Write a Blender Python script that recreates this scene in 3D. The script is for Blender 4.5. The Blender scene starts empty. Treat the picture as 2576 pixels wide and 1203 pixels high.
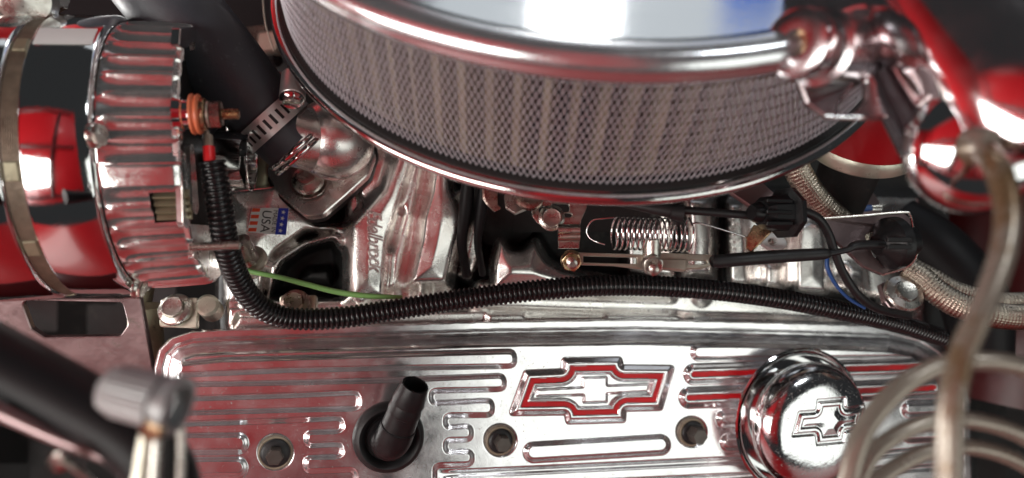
import bpy, math, random
import numpy as np
from mathutils import Vector, Matrix
from mathutils.geometry import tessellate_polygon

random.seed(5)
rng = np.random.default_rng(5)
S = bpy.context.scene
COL = S.collection

# ---------------------------------------------------------------- frames
# Everything is traced in a camera-side frame (metres) and turned into the world frame by TW.
F = 1800.0
N_UP = np.array([0.0284, 0.6277, 0.7778]); N_UP /= np.linalg.norm(N_UP)
_x = np.array([1.0, 0, 0]); _x = _x - N_UP * (_x @ N_UP); _x /= np.linalg.norm(_x)
_y = np.cross(N_UP, _x)
M = np.stack([_x, _y, N_UP])                       # camera-side -> world rotation
AC_C = np.array([0.0418, 0.1563, -0.4281])         # centre of the air cleaner base
ORG = np.array([0, 0, 0.9]) - M @ AC_C
def TW(p): return np.asarray(p) @ M.T + ORG
def nrm(v): v = np.asarray(v, float); return v / np.linalg.norm(v)

# ---------------------------------------------------------------- camera, world, lights
cam = bpy.data.cameras.new("camera"); camo = bpy.data.objects.new("camera", cam); COL.objects.link(camo)
cam.sensor_width = 36; cam.lens = 36 * F / 2576; cam.clip_start = 0.01; cam.clip_end = 50
cam.dof.use_dof = True; cam.dof.focus_distance = 0.415; cam.dof.aperture_fstop = cam.lens / 1000 / 0.0060
mw = Matrix(M.tolist()).to_4x4(); mw.translation = Vector(ORG.tolist()); camo.matrix_world = mw
S.camera = camo
S.view_settings.view_transform = 'Standard'; S.view_settings.look = 'None'
S.view_settings.exposure = 0.30; S.view_settings.gamma = 1
S.render.engine = 'CYCLES'; S.cycles.max_bounces = 10; S.cycles.glossy_bounces = 6; S.cycles.diffuse_bounces = 4
S.cycles.use_denoising = True

w = bpy.data.worlds.new("World"); S.world = w; w.use_nodes = True
wb = w.node_tree.nodes["Background"]; wb.inputs[0].default_value = (0.92, 0.96, 1.0, 1); wb.inputs[1].default_value = 0.022

def area(name, pos, target, sx, sy, power, color=(1, 1, 1)):
    l = bpy.data.lights.new(name, 'AREA'); l.shape = 'RECTANGLE'; l.size = sx; l.size_y = sy
    l.energy = power; l.color = color
    o = bpy.data.objects.new(name, l); COL.objects.link(o)
    p = Vector(TW(pos).tolist()); t = Vector(TW(target).tolist())
    z = (p - t).normalized(); x = Vector((1, 0, 0)); y = z.cross(x).normalized(); x = y.cross(z)
    m = Matrix((x, y, z)).transposed().to_4x4(); m.translation = p; o.matrix_world = m
    return o
TGT = (0.0, -0.02, -0.42)
area("lamp_right", (1.35, -0.55, 0.95), TGT, 1.3, 1.0, 5.6, (0.97, 1.0, 0.94))
area("lamp_overhead", (0.9, 1.0, 0.8), TGT, 0.35, 0.12, 3.5, (0.94, 0.98, 1.0))
area("lamp_far_window", (0.25, 2.05, -0.46), TGT, 0.20, 0.16, 1.6, (1, 1, 1))
area("fill_far_wall", (0.7, 2.6, -0.65), TGT, 2.0, 1.1, 3.6, (0.90, 0.95, 1.0))  # added lamp, stands in for a pale wall reflected in the lid
area("lamp_front", (-.70, -.26, .62), TGT, 1.5, 0.38, 13, (0.95, 1.0, 0.95))
area("fill_hood", (-1.9, -0.1, -1.3), (-.4, -.35, .85), 1.5, 1.2, 105, (1.0, 0.98, 0.95))  # added fill that brightens the unseen hood for its red reflection

# ---------------------------------------------------------------- pixel helpers (2576 x 1203 tracing grid)
def P(x, y, d): return np.array([(x - 1288) / F * d, -(y - 601.5) / F * d, -d])
def RAY(x, y):
    x = np.asarray(x, float); y = np.asarray(y, float)
    return np.stack([(x - 1288) / F, -(y - 601.5) / F, -np.ones_like(x)], -1)
def ON(x, y, plane, off=0.0):
    p0, n = plane; r = RAY(x, y)
    t = ((p0 @ n) + off) / (r @ n)
    return r * np.asarray(t)[..., None]

# ---------------------------------------------------------------- object helpers
def link(o):
    COL.objects.link(o); return o
def thing(name, label, cat, at, group=None):
    o = bpy.data.objects.new(name, None); o.empty_display_size = 0.01; link(o)
    o.location = Vector(TW(at).tolist()); o['label'] = label; o['category'] = cat
    if group: o['group'] = group
    return o
def world_loc(o):
    v = Vector((0, 0, 0))
    while o is not None: v += o.location; o = o.parent
    return v
def mesh(name, parts, mat, parent=None, angle=35, label=None, cat=None, group=None, kind=None, at=None, mats=None, matidx=None):
    vs, fs, k = [], [], 0
    for V, Fc in parts:
        V = np.asarray(V, float).reshape(-1, 3)
        vs.append(V)
        fs.extend([[i + k for i in f] for f in Fc] if k else Fc)
        k += len(V)
    V = TW(np.concatenate(vs))
    if at is not None: c = TW(at)
    else: c = V.mean(0)
    me = bpy.data.meshes.new(name)
    me.from_pydata((V - c).tolist(), [], [tuple(f) for f in fs])
    me.validate()
    me.polygons.foreach_set('use_smooth', [True] * len(me.polygons))
    if angle: me.set_sharp_from_angle(angle=math.radians(angle))
    for m_ in (mats or [mat]): me.materials.append(m_)
    if matidx is not None: me.polygons.foreach_set('material_index', matidx)
    me.update()
    o = bpy.data.objects.new(name, me); link(o)
    if parent is not None:
        o.parent = parent; o.location = Vector(c.tolist()) - world_loc(parent)
    else: o.location = Vector(c.tolist())
    if label: o['label'] = label
    if cat: o['category'] = cat
    if group: o['group'] = group
    if kind: o['kind'] = kind
    return o

def grid(G, cu=False, cv=False):
    m, n = G.shape[:2]
    I = np.arange(m * n).reshape(m, n)
    if cu: I = np.concatenate([I, I[:1]], 0)
    if cv: I = np.concatenate([I, I[:, :1]], 1)
    q = np.stack([I[:-1, :-1], I[1:, :-1], I[1:, 1:], I[:-1, 1:]], -1).reshape(-1, 4)
    return G.reshape(-1, 3), q.tolist()
def basis(a, ref=None):
    a = nrm(a)
    if ref is None: ref = np.array([0, 0, 1.0]) if abs(a[2]) < 0.8 else np.array([0, 1.0, 0])
    u = nrm(np.asarray(ref) - a * (a @ np.asarray(ref))); v = np.cross(a, u)
    return u, v, a
def lathe(prof, o, axis, n=48, ref=None, rmod=None, arc=None):
    """prof: list of (t along axis, r)"""
    u, v, a = basis(axis, ref); o = np.asarray(o, float)
    th = np.linspace(0, 2 * np.pi, n, endpoint=False) if arc is None else np.linspace(arc[0], arc[1], n)
    pr = np.array(prof, float); R = np.repeat(pr[:, 1][:, None], n, 1)
    if rmod is not None: R = rmod(pr[:, 0][:, None], th[None, :], R)
    G = o + pr[:, 0][:, None, None] * a + R[..., None] * (np.cos(th)[None, :, None] * u + np.sin(th)[None, :, None] * v)
    return grid(G, cv=arc is None)
def cap(o, axis, t, r, n=48, ref=None):
    u, v, a = basis(axis, ref); th = np.linspace(0, 2 * np.pi, n, endpoint=False)
    V = np.asarray(o) + t * a + r * (np.cos(th)[:, None] * u + np.sin(th)[:, None] * v)
    return V, [list(range(n))]
def spline(pts, n=80):
    p = np.array(pts, float); m = len(p)
    p = np.vstack([2 * p[0] - p[1], p, 2 * p[-1] - p[-2]]); out = []
    k = max(2, n // (m - 1))
    for i in range(1, m):
        t = np.linspace(0, 1, k, endpoint=False)[:, None]
        a, b, c, d = p[i - 1], p[i], p[i + 1], p[i + 2]
        out.append(0.5 * ((2 * b) + (-a + c) * t + (2 * a - 5 * b + 4 * c - d) * t ** 2 + (-a + 3 * b - 3 * c + d) * t ** 3))
    out.append(p[-2][None]); return np.concatenate(out)
def resample(p, step):
    s = np.r_[0, np.cumsum(np.linalg.norm(np.diff(p, axis=0), axis=1))]
    n = max(2, int(s[-1] / step)); t = np.linspace(0, s[-1], n)
    return np.stack([np.interp(t, s, p[:, i]) for i in range(p.shape[1])], 1), t
def tube(path, r, n=16, caps=True, rmod=None, squash=None):
    """path Nx3; r scalar or N; rmod(s, th)->multiplier"""
    p = np.asarray(path, float); N = len(p); r = np.broadcast_to(np.asarray(r, float), (N,))
    T = np.gradient(p, axis=0); T /= np.linalg.norm(T, axis=1)[:, None] + 1e-12
    u = basis(T[0])[0]; U = []
    for i in range(N):
        u = u - T[i] * (u @ T[i]); u = u / (np.linalg.norm(u) + 1e-12); U.append(u)
    U = np.array(U); W = np.cross(T, U)
    th = np.linspace(0, 2 * np.pi, n, endpoint=False)
    R = np.repeat(r[:, None], n, 1)
    if rmod is not None:
        s = np.r_[0, np.cumsum(np.linalg.norm(np.diff(p, axis=0), axis=1))]
        R = R * rmod(s[:, None], th[None, :])
    G = p[:, None, :] + R[..., None] * (np.cos(th)[None, :, None] * U[:, None, :] + np.sin(th)[None, :, None] * W[:, None, :])
    V, q = grid(G, cv=True)
    if caps: q = q + [list(range(n))[::-1], list(range((N - 1) * n, N * n))]
    return V, q
def ptube(pts, rpx, n=16, k=80, **kw):
    """pts (x,y,d) in tracing pixels; rpx radius in pixels (scalar or per point)"""
    pts = np.array(pts, float)
    rp = np.broadcast_to(np.asarray(rpx, float), (len(pts),))
    q = np.stack([P(*a) for a in pts]); rm = rp * pts[:, 2] / F
    sp = spline(np.c_[q, rm], k)
    return tube(sp[:, :3], sp[:, 3], n, **kw)
def fillet(poly, r, k=5):
    p = np.array(poly, float); n = len(p); out = []
    for i in range(n):
        a, b, c = p[i - 1], p[i], p[(i + 1) % n]
        u, v = a - b, c - b; lu, lv = np.linalg.norm(u), np.linalg.norm(v)
        if lu < 1e-9 or lv < 1e-9: continue
        u /= lu; v /= lv; ang = math.acos(max(-1, min(1, float(u @ v))))
        if ang > 3.05: out.append(b); continue
        cut = min(r / math.tan(ang / 2), 0.49 * lu, 0.49 * lv)
        p1, p2 = b + u * cut, b + v * cut
        for t in np.linspace(0, 1, k): out.append((1 - t) ** 2 * p1 + 2 * t * (1 - t) * b * 1.0 + t * t * p2)
    return np.array(out)
def circ(x, y, rx, ry=None, n=24, rot=0):
    ry = rx if ry is None else ry; t = np.linspace(0, 2 * np.pi, n, endpoint=False)
    c, s = math.cos(rot), math.sin(rot); a, b = rx * np.cos(t), ry * np.sin(t)
    return np.stack([x + a * c - b * s, y + a * s + b * c], 1)
def offset_in(p, d):
    """move a 2-D loop inwards (d>0) whatever its winding"""
    p = np.asarray(p, float); a = 0.5 * np.sum(p[:, 0] * np.roll(p[:, 1], -1) - np.roll(p[:, 0], -1) * p[:, 1])
    e1 = p - np.roll(p, 1, 0); e2 = np.roll(p, -1, 0) - p
    def nn(e): l = np.linalg.norm(e, axis=1)[:, None] + 1e-9; return np.c_[-e[:, 1], e[:, 0]] / l
    m = nn(e1) + nn(e2); l = np.linalg.norm(m, axis=1)[:, None]; m = m / (l + 1e-9)
    return p + m * d * (1 if a > 0 else -1)
def plate(outer, holes, plane, thick, bev=0.0006, off=0.0):
    """a flat piece traced in pixels on a plane, with real thickness, chamfered rim and real holes"""
    p0, n = plane; n = nrm(n)
    if n @ (-p0) < 0: n = -n
    o = ON(np.array(outer)[:, 0], np.array(outer)[:, 1], (p0, n), off)
    u, v, _ = basis(n)
    c = o.mean(0)
    def to2(q): return np.stack([(q - c) @ u, (q - c) @ v], -1)
    def to3(q, h): return c + q[:, 0:1] * u + q[:, 1:2] * v + n * h
    loops = [to2(o)] + [to2(ON(np.array(h)[:, 0], np.array(h)[:, 1], (p0, n), off)) for h in holes]
    V, Fc, k = [], [], 0
    top, bot = [], []
    for li, L in enumerate(loops):
        m = len(L); Lt = offset_in(L, bev if li == 0 else -bev)
        for q, h in ((Lt, 0.0), (L, -bev), (L, -thick)): V.append(to3(q, h))
        for a in (0, 1):
            for i in range(m):
                j = (i + 1) % m
                Fc.append([k + a * m + i, k + a * m + j, k + (a + 1) * m + j, k + (a + 1) * m + i])
        top.append((Lt, k)); bot.append((L, k + 2 * m)); k += 3 * m
    for grp in (top, bot):
        idx = np.concatenate([np.arange(len(q)) + b for q, b in grp])
        for t in tessellate_polygon([[Vector((a[0], a[1], 0)) for a in q] for q, b in grp]):
            Fc.append([int(idx[i]) for i in t])
    return np.concatenate(V), Fc
def rbox(c, ux, uy, uz, hx, hy, hz, b=0.001):
    """box with chamfered edges"""
    ux, uy, uz = nrm(ux), nrm(uy), nrm(uz); V = []
    b = min(b, hx * .45, hy * .45, hz * .45)
    for sx in (-1, 1):
        for sy in (-1, 1):
            for sz in (-1, 1):
                V += [c + ux * sx * (hx - b) + uy * sy * (hy - b) + uz * sz * hz,
                      c + ux * sx * (hx - b) + uy * sy * hy + uz * sz * (hz - b),
                      c + ux * sx * hx + uy * sy * (hy - b) + uz * sz * (hz - b)]
    V = np.array(V)
    import bmesh
    bm = bmesh.new()
    for v in V: bm.verts.new(v)
    r = bmesh.ops.convex_hull(bm, input=bm.verts[:])
    bmesh.ops.dissolve_limit(bm, angle_limit=0.02, verts=bm.verts[:], edges=bm.edges[:])
    bm.verts.index_update()
    out = np.array([v.co[:] for v in bm.verts]), [[v.index for v in f.verts] for f in bm.faces]
    bm.free(); return out
def hexhead(o, axis, r, h, t0=0.0, rot=0.0, flange=0.0, fh=0.0015, dish=True):
    """hex bolt head (with an optional flange) along axis"""
    parts = []
    u, v, a = basis(axis)
    th = np.arange(6) * np.pi / 3 + rot
    def ring(rr, t): return np.asarray(o) + a * t + rr * (np.cos(th)[:, None] * u + np.sin(th)[:, None] * v)
    b = r * 0.1
    G = np.stack([ring(r, t0), ring(r, t0 + h - b), ring(r - b, t0 + h)])
    V, q = grid(G, cv=True)
    if dish:
        V2, q2 = lathe([(t0 + h, r - b * 1.4), (t0 + h - b * .5, r * .68), (t0 + h - b * .5, 0.0001)], o, axis, 18)
        parts.append((V2, q2))
        q = q + [[12 + i for i in range(6)]]
        V[12:18] -= a * b * 0.6
    else: q = q + [[12 + i for i in range(6)]]
    parts.append((V, q))
    if flange: parts.append(lathe([(t0 - 0.0002, flange), (t0 + fh * .5, flange), (t0 + fh, flange * .93), (t0 + fh * 1.6, r * .98)], o, axis, 32))
    return parts
def thread(o, axis, r, t0, t1, pitch=0.0008, n=20):
    k = int((t1 - t0) / pitch * 4); pr = []
    for i in range(k + 1):
        pr.append((t0 + (t1 - t0) * i / k, r * (1 - 0.11 * (i % 4 in (2, 3)))))
    pr.append((t1 + r * .2, r * .6)); pr.append((t1 + r * .2, 0.00005))
    return lathe(pr, o, axis, n)

# signed distances on numpy grids (positive inside)
def sdf_poly(X, Y, poly):
    p = np.asarray(poly, float); x0, y0 = p.min(0) - 90; x1, y1 = p.max(0) + 90
    D = np.full(X.shape, -90.0)
    m = (X > x0) & (X < x1) & (Y > y0) & (Y < y1)
    if not m.any(): return D
    x, y = X[m], Y[m]; d2 = np.full(x.shape, 1e12); ins = np.zeros(x.shape, bool)
    for i in range(len(p)):
        ax, ay = p[i]; bx, by = p[(i + 1) % len(p)]
        ex, ey = bx - ax, by - ay; l2 = ex * ex + ey * ey + 1e-12
        t = np.clip(((x - ax) * ex + (y - ay) * ey) / l2, 0, 1)
        d2 = np.minimum(d2, (x - ax - t * ex) ** 2 + (y - ay - t * ey) ** 2)
        cond = ((ay > y) != (by > y))
        if by != ay: ins ^= cond & (x < (bx - ax) * (y - ay) / (by - ay) + ax)
    D[m] = np.where(ins, 1, -1) * np.sqrt(d2); return D
def sdf_caps(X, Y, a, b, w):
    ex, ey = b[0] - a[0], b[1] - a[1]; t = np.clip(((X - a[0]) * ex + (Y - a[1]) * ey) / (ex * ex + ey * ey + 1e-9), 0, 1)
    return w - np.hypot(X - a[0] - t * ex, Y - a[1] - t * ey)
def sst(d, a, b):
    t = np.clip((d - a) / (b - a), 0, 1); return t * t * (3 - 2 * t)
def lerp(d, xs, ys): return np.interp(d, xs, ys)

# ---------------------------------------------------------------- materials
def nodes(name):
    m = bpy.data.materials.new(name); m.use_nodes = True; nt = m.node_tree
    return m, nt, nt.nodes["Principled BSDF"]
def tex_noise(nt, scale, detail=4, rough=.5, stretch=None, vec=None):
    n = nt.nodes.new("ShaderNodeTexNoise"); n.inputs["Scale"].default_value = scale
    n.inputs["Detail"].default_value = detail; n.inputs["Roughness"].default_value = rough
    tc = nt.nodes.new("ShaderNodeTexCoord")
    if stretch is not None:
        mp = nt.nodes.new("ShaderNodeMapping"); mp.inputs["Scale"].default_value = stretch
        nt.links.new(tc.outputs["Object"], mp.inputs[0]); nt.links.new(mp.outputs[0], n.inputs["Vector"])
    else: nt.links.new(tc.outputs["Object"], n.inputs["Vector"])
    return n
def ramp(nt, src, stops):
    r = nt.nodes.new("ShaderNodeValToRGB"); e = r.color_ramp.elements
    while len(e) < len(stops): e.new(0.5)
    for i, (p, c) in enumerate(stops):
        e[i].position = p; e[i].color = (c, c, c, 1) if not hasattr(c, '__len__') else (*c, 1)
    nt.links.new(src, r.inputs[0]); return r
def mat(name, col, metal=0.0, rough=0.4, rvar=0.0, rscale=60, dirt=None, dirt_amt=0.5, dscale=80, bump=0.0, bscale=400,
        scratch=0.0, colvar=0.0, coat=0.0, stretch=None, spec=None):
    m, nt, b = nodes(name)
    b.inputs["Base Color"].default_value = (*col, 1); b.inputs["Metallic"].default_value = metal
    b.inputs["Roughness"].default_value = rough
    if coat: b.inputs["Coat Weight"].default_value = coat; b.inputs["Coat Roughness"].default_value = 0.05
    if spec is not None: b.inputs["Specular IOR Level"].default_value = spec
    L = nt.links.new
    if rvar:
        n = tex_noise(nt, rscale, 6, .65, stretch)
        r = ramp(nt, n.outputs[0], [(0.3, max(0.02, rough - rvar)), (0.72, rough + rvar)]); L(r.outputs[0], b.inputs["Roughness"])
    csrc = None
    if colvar:
        n = tex_noise(nt, rscale * .6, 5, .6)
        r = ramp(nt, n.outputs[0], [(0.3, tuple(c * (1 - colvar) for c in col)), (0.7, tuple(min(1, c * (1 + colvar)) for c in col))])
        csrc = r.outputs[0]
    if dirt is not None:
        n = tex_noise(nt, dscale, 8, .72); lo = 0.72 - dirt_amt * .28
        r = ramp(nt, n.outputs[0], [(lo, 0.0), (lo + .1, 1.0)])
        mx = nt.nodes.new("ShaderNodeMix"); mx.data_type = 'RGBA'
        L(r.outputs[0], mx.inputs[0]); mx.inputs[6].default_value = (*col, 1); mx.inputs[7].default_value = (*dirt, 1)
        if csrc: L(csrc, mx.inputs[6])
        csrc = mx.outputs[2]
        if metal > .5:
            mm = nt.nodes.new("ShaderNodeMath"); mm.operation = 'MULTIPLY_ADD'; L(r.outputs[0], mm.inputs[0])
            mm.inputs[1].default_value = -metal * .85; mm.inputs[2].default_value = metal; L(mm.outputs[0], b.inputs["Metallic"])
    if csrc: L(csrc, b.inputs["Base Color"])
    last = None
    if bump:
        n = tex_noise(nt, bscale, 5, .6, stretch)
        bp = nt.nodes.new("ShaderNodeBump"); bp.inputs["Strength"].default_value = bump; bp.inputs["Distance"].default_value = 0.001
        L(n.outputs[0], bp.inputs["Height"]); last = bp
    if scratch:
        n = tex_noise(nt, 90, 3, .6, (1, 22, 22)); bp = nt.nodes.new("ShaderNodeBump")
        bp.inputs["Strength"].default_value = scratch; bp.inputs["Distance"].default_value = 0.0005
        L(n.outputs[0], bp.inputs["Height"])
        if last: L(last.outputs[0], bp.inputs["Normal"])
        last = bp
    if last: L(last.outputs[0], b.inputs["Normal"])
    return m
MT = {}
MT['chrome'] = mat("chrome", (.84, .84, .84), 1, .06, .04, 40, bump=.12, bscale=22, scratch=.03, dirt=(.4, .38, .35), dirt_amt=.12, dscale=900)
MT['dgrey'] = mat("dark_grey_metal", (.10, .10, .11), .8, .38, .1, 60, dirt=(.25, .2, .16), dirt_amt=.3, dscale=150)
MT['chrome_soft'] = mat("worn_chrome", (.55, .53, .54), 1, .24, .08, 60)
MT['chrome_dirty'] = mat("chrome_dirty", (.82, .82, .81), 1, .09, .06, 90, dirt=(.34, .31, .27), dirt_amt=.35, dscale=420, bump=.05, bscale=60, scratch=.03)
MT['chrome_pitted'] = mat("pitted_chrome", (.76, .76, .77), 1, .13, .08, 90, dirt=(.40, .38, .34), dirt_amt=.5, dscale=600, bump=.12, bscale=260)
MT['canister'] = mat("tinted_chrome", (.86, .78, .79), 1, .12, .06, 60)  # plain chrome; slight red tint adds to its red reflection
MT['band'] = mat("stainless_band", (.78, .78, .76), .8, .38, .08, 90)
MT['seal'] = mat("tan_bolt_seal", (.30, .25, .18), 0, .5, .1, 200, dirt=(.05, .04, .03), dirt_amt=.6, dscale=500)
MT['lidrim'] = mat("brushed_lid_rim", (.80, .81, .83), .9, .21, .05, 60, bump=.05, bscale=500, dirt=(.5, .48, .46), dirt_amt=.2, dscale=700)
MT['lid'] = mat("polished_lid", (.84, .86, .87), 1, .085, .04, 30, scratch=.06, stretch=(1, 5, 5), bump=.02, bscale=20)
MT['cover'] = mat("stamped_cover_chrome", (.82, .81, .82), .93, .20, .09, 55, dirt=(.36, .29, .23), dirt_amt=.42, dscale=620, bump=.05, bscale=55, scratch=.04)
MT['alu'] = mat("polished_cast_aluminium", (.90, .88, .85), .92, .25, .12, 45, dirt=(.12, .10, .07), dirt_amt=.36, dscale=150, bump=.10, bscale=700)
MT['cast'] = mat("rib_casting_chrome", (.84, .83, .81), .93, .19, .08, 70, bump=.16, bscale=220)
MT['steel'] = mat("zinc_steel", (.62, .60, .55), 1, .30, .1, 120, dirt=(.25, .15, .09), dirt_amt=.5, dscale=300, bump=.2, bscale=500)
MT['clad'] = mat("dull_zinc", (.60, .58, .48), .75, .38, .1, 120, dirt=(.3, .24, .16), dirt_amt=.45, dscale=250, bump=.15, bscale=300)
MT['brass'] = mat("yellow_zinc", (.55, .40, .24), 1, .28, .1, 200, dirt=(.16, .07, .04), dirt_amt=.6, dscale=400, bump=.2, bscale=500)
MT['copperish'] = mat("bronzed_steel", (.45, .34, .29), 1, .3, .1, 200, bump=.2, bscale=500)
MT['blackbolt'] = mat("black_oxide", (.10, .088, .078), .5, .40, .1, 200, dirt=(.14, .12, .09), dirt_amt=.3, dscale=500, bump=.15, bscale=600)
MT['rubber'] = mat("black_rubber", (.012, .012, .013), 0, .5, .1, 90, bump=.12, bscale=450, dirt=(.10, .10, .10), dirt_amt=.15, dscale=500)
MT['hose'] = mat("radiator_hose_rubber", (.05, .056, .066), 0, .45, .12, 50, bump=.2, bscale=300, dirt=(.12, .14, .15), dirt_amt=.45, dscale=60)
MT['loom'] = mat("loom_plastic", (.012, .012, .013), 0, .24, .06, 200, bump=.02, bscale=300)
MT['plastic'] = mat("black_plastic", (.010, .010, .011), 0, .40, .08, 200, bump=.1, bscale=500, spec=.35)
MT['red'] = mat("red_paint", (.34, .006, .010), 0, .35, colvar=.1, coat=.2)
MT['redenamel'] = mat("red_enamel", (.60, .010, .016), 0, .42, .06, 80, spec=.3, colvar=.15, bump=.05, bscale=300)
MT['redwire'] = mat("red_insulation", (.75, .02, .025), 0, .35)
MT['green'] = mat("green_insulation", (.24, .48, .15), 0, .35, colvar=.1)
MT['blue'] = mat("blue_insulation", (.03, .10, .32), 0, .4)
MT['orange'] = mat("orange_insulator", (.62, .16, .07), 0, .4, colvar=.12, bump=.05)
MT['white'] = mat("white_label", (.72, .74, .72), 0, .5, colvar=.05)
MT['blueprint'] = mat("blue_print", (.02, .05, .45), 0, .4)
MT['orangeprint'] = mat("orange_red_print", (.75, .08, .03), 0, .4)
MT['blackprint'] = mat("black_print", (.03, .03, .03), 0, .4)
MT['dark'] = mat("dark_iron_and_shade", (.012, .012, .012), 0, .65, .1, 60, bump=.3, bscale=120, dirt=(.05, .045, .04), dirt_amt=.5, dscale=60)
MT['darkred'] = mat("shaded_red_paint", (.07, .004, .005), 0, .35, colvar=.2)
MT['laminate'] = mat("brown_steel_laminations", (.24, .19, .14), .5, .5, .1, 200, bump=.3, bscale=500, colvar=.3)
MT['pleat'] = mat("cotton_filter", (.40, .35, .25), 0, .8, colvar=.15, bump=.5, bscale=700)
MT['wire'] = mat("screen_wire", (.66, .65, .70), .6, .34, .08, 200)
MT['braid'] = mat("stainless_braid", (.50, .44, .36), 1, .34, .1, 300)
MT['cream'] = mat("cream_silicone_wire", (.30, .265, .22), .45, .26, .08, 60, dirt=(.20, .13, .07), dirt_amt=.75, dscale=28, bump=.08, bscale=200)
MT['gasket'] = mat("speckled_gasket", (.012, .012, .012), 0, .4, dirt=(.35, .33, .28), dirt_amt=.12, dscale=1500, bump=.5, bscale=900)
MT['bracket'] = mat("brushed_steel_bracket", (.36, .27, .27), .9, .36, .1, 40, dirt=(.2, .16, .14), dirt_amt=.5, dscale=70, bump=.15, bscale=200)  # reddish tint puts a red reflection into the steel colour
MT['ochre'] = mat("greasy_cast_metal", (.30, .28, .19), .5, .45, .1, 60, dirt=(.08, .07, .05), dirt_amt=.5, dscale=70, bump=.4, bscale=120)
MT['fin'] = mat("olive_steel", (.34, .30, .20), .8, .4)
MT['greyknurl'] = mat("grey_aluminium", (.36, .36, .36), .4, .45)
MT['paper'] = mat("black_satin", (.008, .008, .009), 0, .5, spec=.25)
MT['bluesheet'] = mat("blue_sheet", (.08, .25, .95), 0, .8)
MT['greywall'] = mat("grey_wall", (.5, .52, .52), 0, .9)

# ================================================================ SETTING
def quad(pts, thick=.01):
    p = np.array(pts, float); n = nrm(np.cross(p[1] - p[0], p[3] - p[0]))
    V = np.concatenate([p, p - n * thick])
    return V, [[0, 1, 2, 3], [7, 6, 5, 4], [0, 4, 5, 1], [1, 5, 6, 2], [2, 6, 7, 3], [3, 7, 4, 0]]
# dark pan far under the engine
Gx, Gy = np.meshgrid(np.linspace(-900, 3500, 60), np.linspace(-700, 1900, 40), indexing='ij')
dd = 0.80 + 0.03 * np.sin(Gx / 130) * np.cos(Gy / 170) + .02 * np.sin(Gx / 47 + Gy / 91)
G = RAY(Gx, Gy) * dd[..., None]
mesh("engine_bay_floor", [grid(G)], MT['dark'], kind='structure')
# painted sheet metal round the engine bay (near side fender, raised hood behind the camera)
def sheet(name, pts, m, nu=20, nv=20, bow=.05, **kw):
    p = np.array(pts, float); u = np.linspace(0, 1, nu)[:, None, None]; v = np.linspace(0, 1, nv)[None, :, None]
    G = (1 - u) * (1 - v) * p[0] + u * (1 - v) * p[1] + u * v * p[2] + (1 - u) * v * p[3]
    n = nrm(np.cross(p[1] - p[0], p[3] - p[0])); G = G + bow * np.sin(np.pi * u) * np.sin(np.pi * v) * n
    V, q = grid(G); V2, q2 = grid(G - n * .004); 
    return mesh(name, [(V, q), (V2, [f[::-1] for f in q2])], m, angle=40, **kw)
sheet("near_fender", [(-1.3, -.42, -.50), (1.3, -.42, -.50), (1.3, -.75, .15), (-1.3, -.75, .15)], MT['red'], kind='structure')
sheet("raised_hood", [(-2.3, -.75, .36), (.35, -.75, .75), (.30, .90, 1.25), (-2.3, .90, 1.05)], MT['red'], kind='structure')
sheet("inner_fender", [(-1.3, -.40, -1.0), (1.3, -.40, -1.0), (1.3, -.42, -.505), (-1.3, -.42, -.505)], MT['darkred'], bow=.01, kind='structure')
sheet("blue_reflection_sheet", [(.56, 1.6, -.40), (.56, 1.62, -.95), (.71, 1.62, -.95), (.71, 1.6, -.40)], MT['bluesheet'], bow=.01, kind='structure')  # added unseen sheet, gives the lid its blue reflection
sheet("red_reflection_panel", [(-2.7, -1.0, 1.2), (-2.7, -1.0, -.6), (-2.7, 1.1, -.6), (-2.7, 1.1, 1.2)], MT['red'], kind='structure')  # added unseen red panel for left-facing chrome to reflect
# pressed braces and a black pad on the underside of the raised hood
def on_hood(uu, vv, lift=-.02):
    p = np.array([(-2.3, -.75, .36), (.35, -.75, .75), (.30, .90, 1.25), (-2.3, .90, 1.05)], float)
    return (1 - uu) * (1 - vv) * p[0] + uu * (1 - vv) * p[1] + uu * vv * p[2] + (1 - uu) * vv * p[3] + np.array([0, 0, lift])
for i, (a_, b_) in enumerate((((.05, .06), (.95, .06)), ((.05, .94), (.95, .94)), ((.30, .06), (.18, .94)), ((.70, .06), (.82, .94)), ((.05, .5), (.95, .5)))):
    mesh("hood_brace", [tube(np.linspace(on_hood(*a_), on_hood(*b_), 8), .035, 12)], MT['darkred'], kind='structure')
sheet("far_fender", [(-1.0, .95, -.75), (-.15, .95, -.75), (-.15, 1.15, -.35), (-1.0, 1.15, -.35)], MT['red'], kind='structure')

# ================================================================ AIR CLEANER
ac = thing("air_cleaner", "large round chrome air cleaner with mesh side and polished lid over the carburetor", "air cleaner", AC_C)
def arcprof(c, r, a0, a1, k=8):
    return [(c[0] + r * math.sin(a), c[1] + r * math.cos(a)) for a in np.radians(np.linspace(a0, a1, k))]
lid_prof = [(.066, .172), (.0665, .1805)] + arcprof((.0705, .1805), .004, -70, 20, 7) + arcprof((.0722, .1772), .0078, 15, 80, 9) + \
    [(.0798, .1745), (.0795, .1730), (.0788, .1716), (.0782, .1708), (.0780, .1700), (.0780, .1695), (.0780, .169), (.0780, .15), (.0781, .10), (.0782, .05), (.0782, .0002)]
ki = [i for i, p_ in enumerate(lid_prof) if p_[1] <= .1746 and i > 8][0]
mesh("lid_rim", [lathe(lid_prof[:ki + 1], AC_C, N_UP, 360)], MT['lidrim'], ac, angle=28)
mesh("lid", [lathe(lid_prof[ki:], AC_C, N_UP, 360)], MT['lid'], ac, angle=28)
base_prof = [(.0030, .140), (.0030, .1758), (.0024, .1766), (.0030, .1780)] + arcprof((.0005, .1790), .0026, 90, -90, 10) + [(-.0022, .175), (-.010, .165), (-.014, .10), (-.014, .03)]
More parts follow.
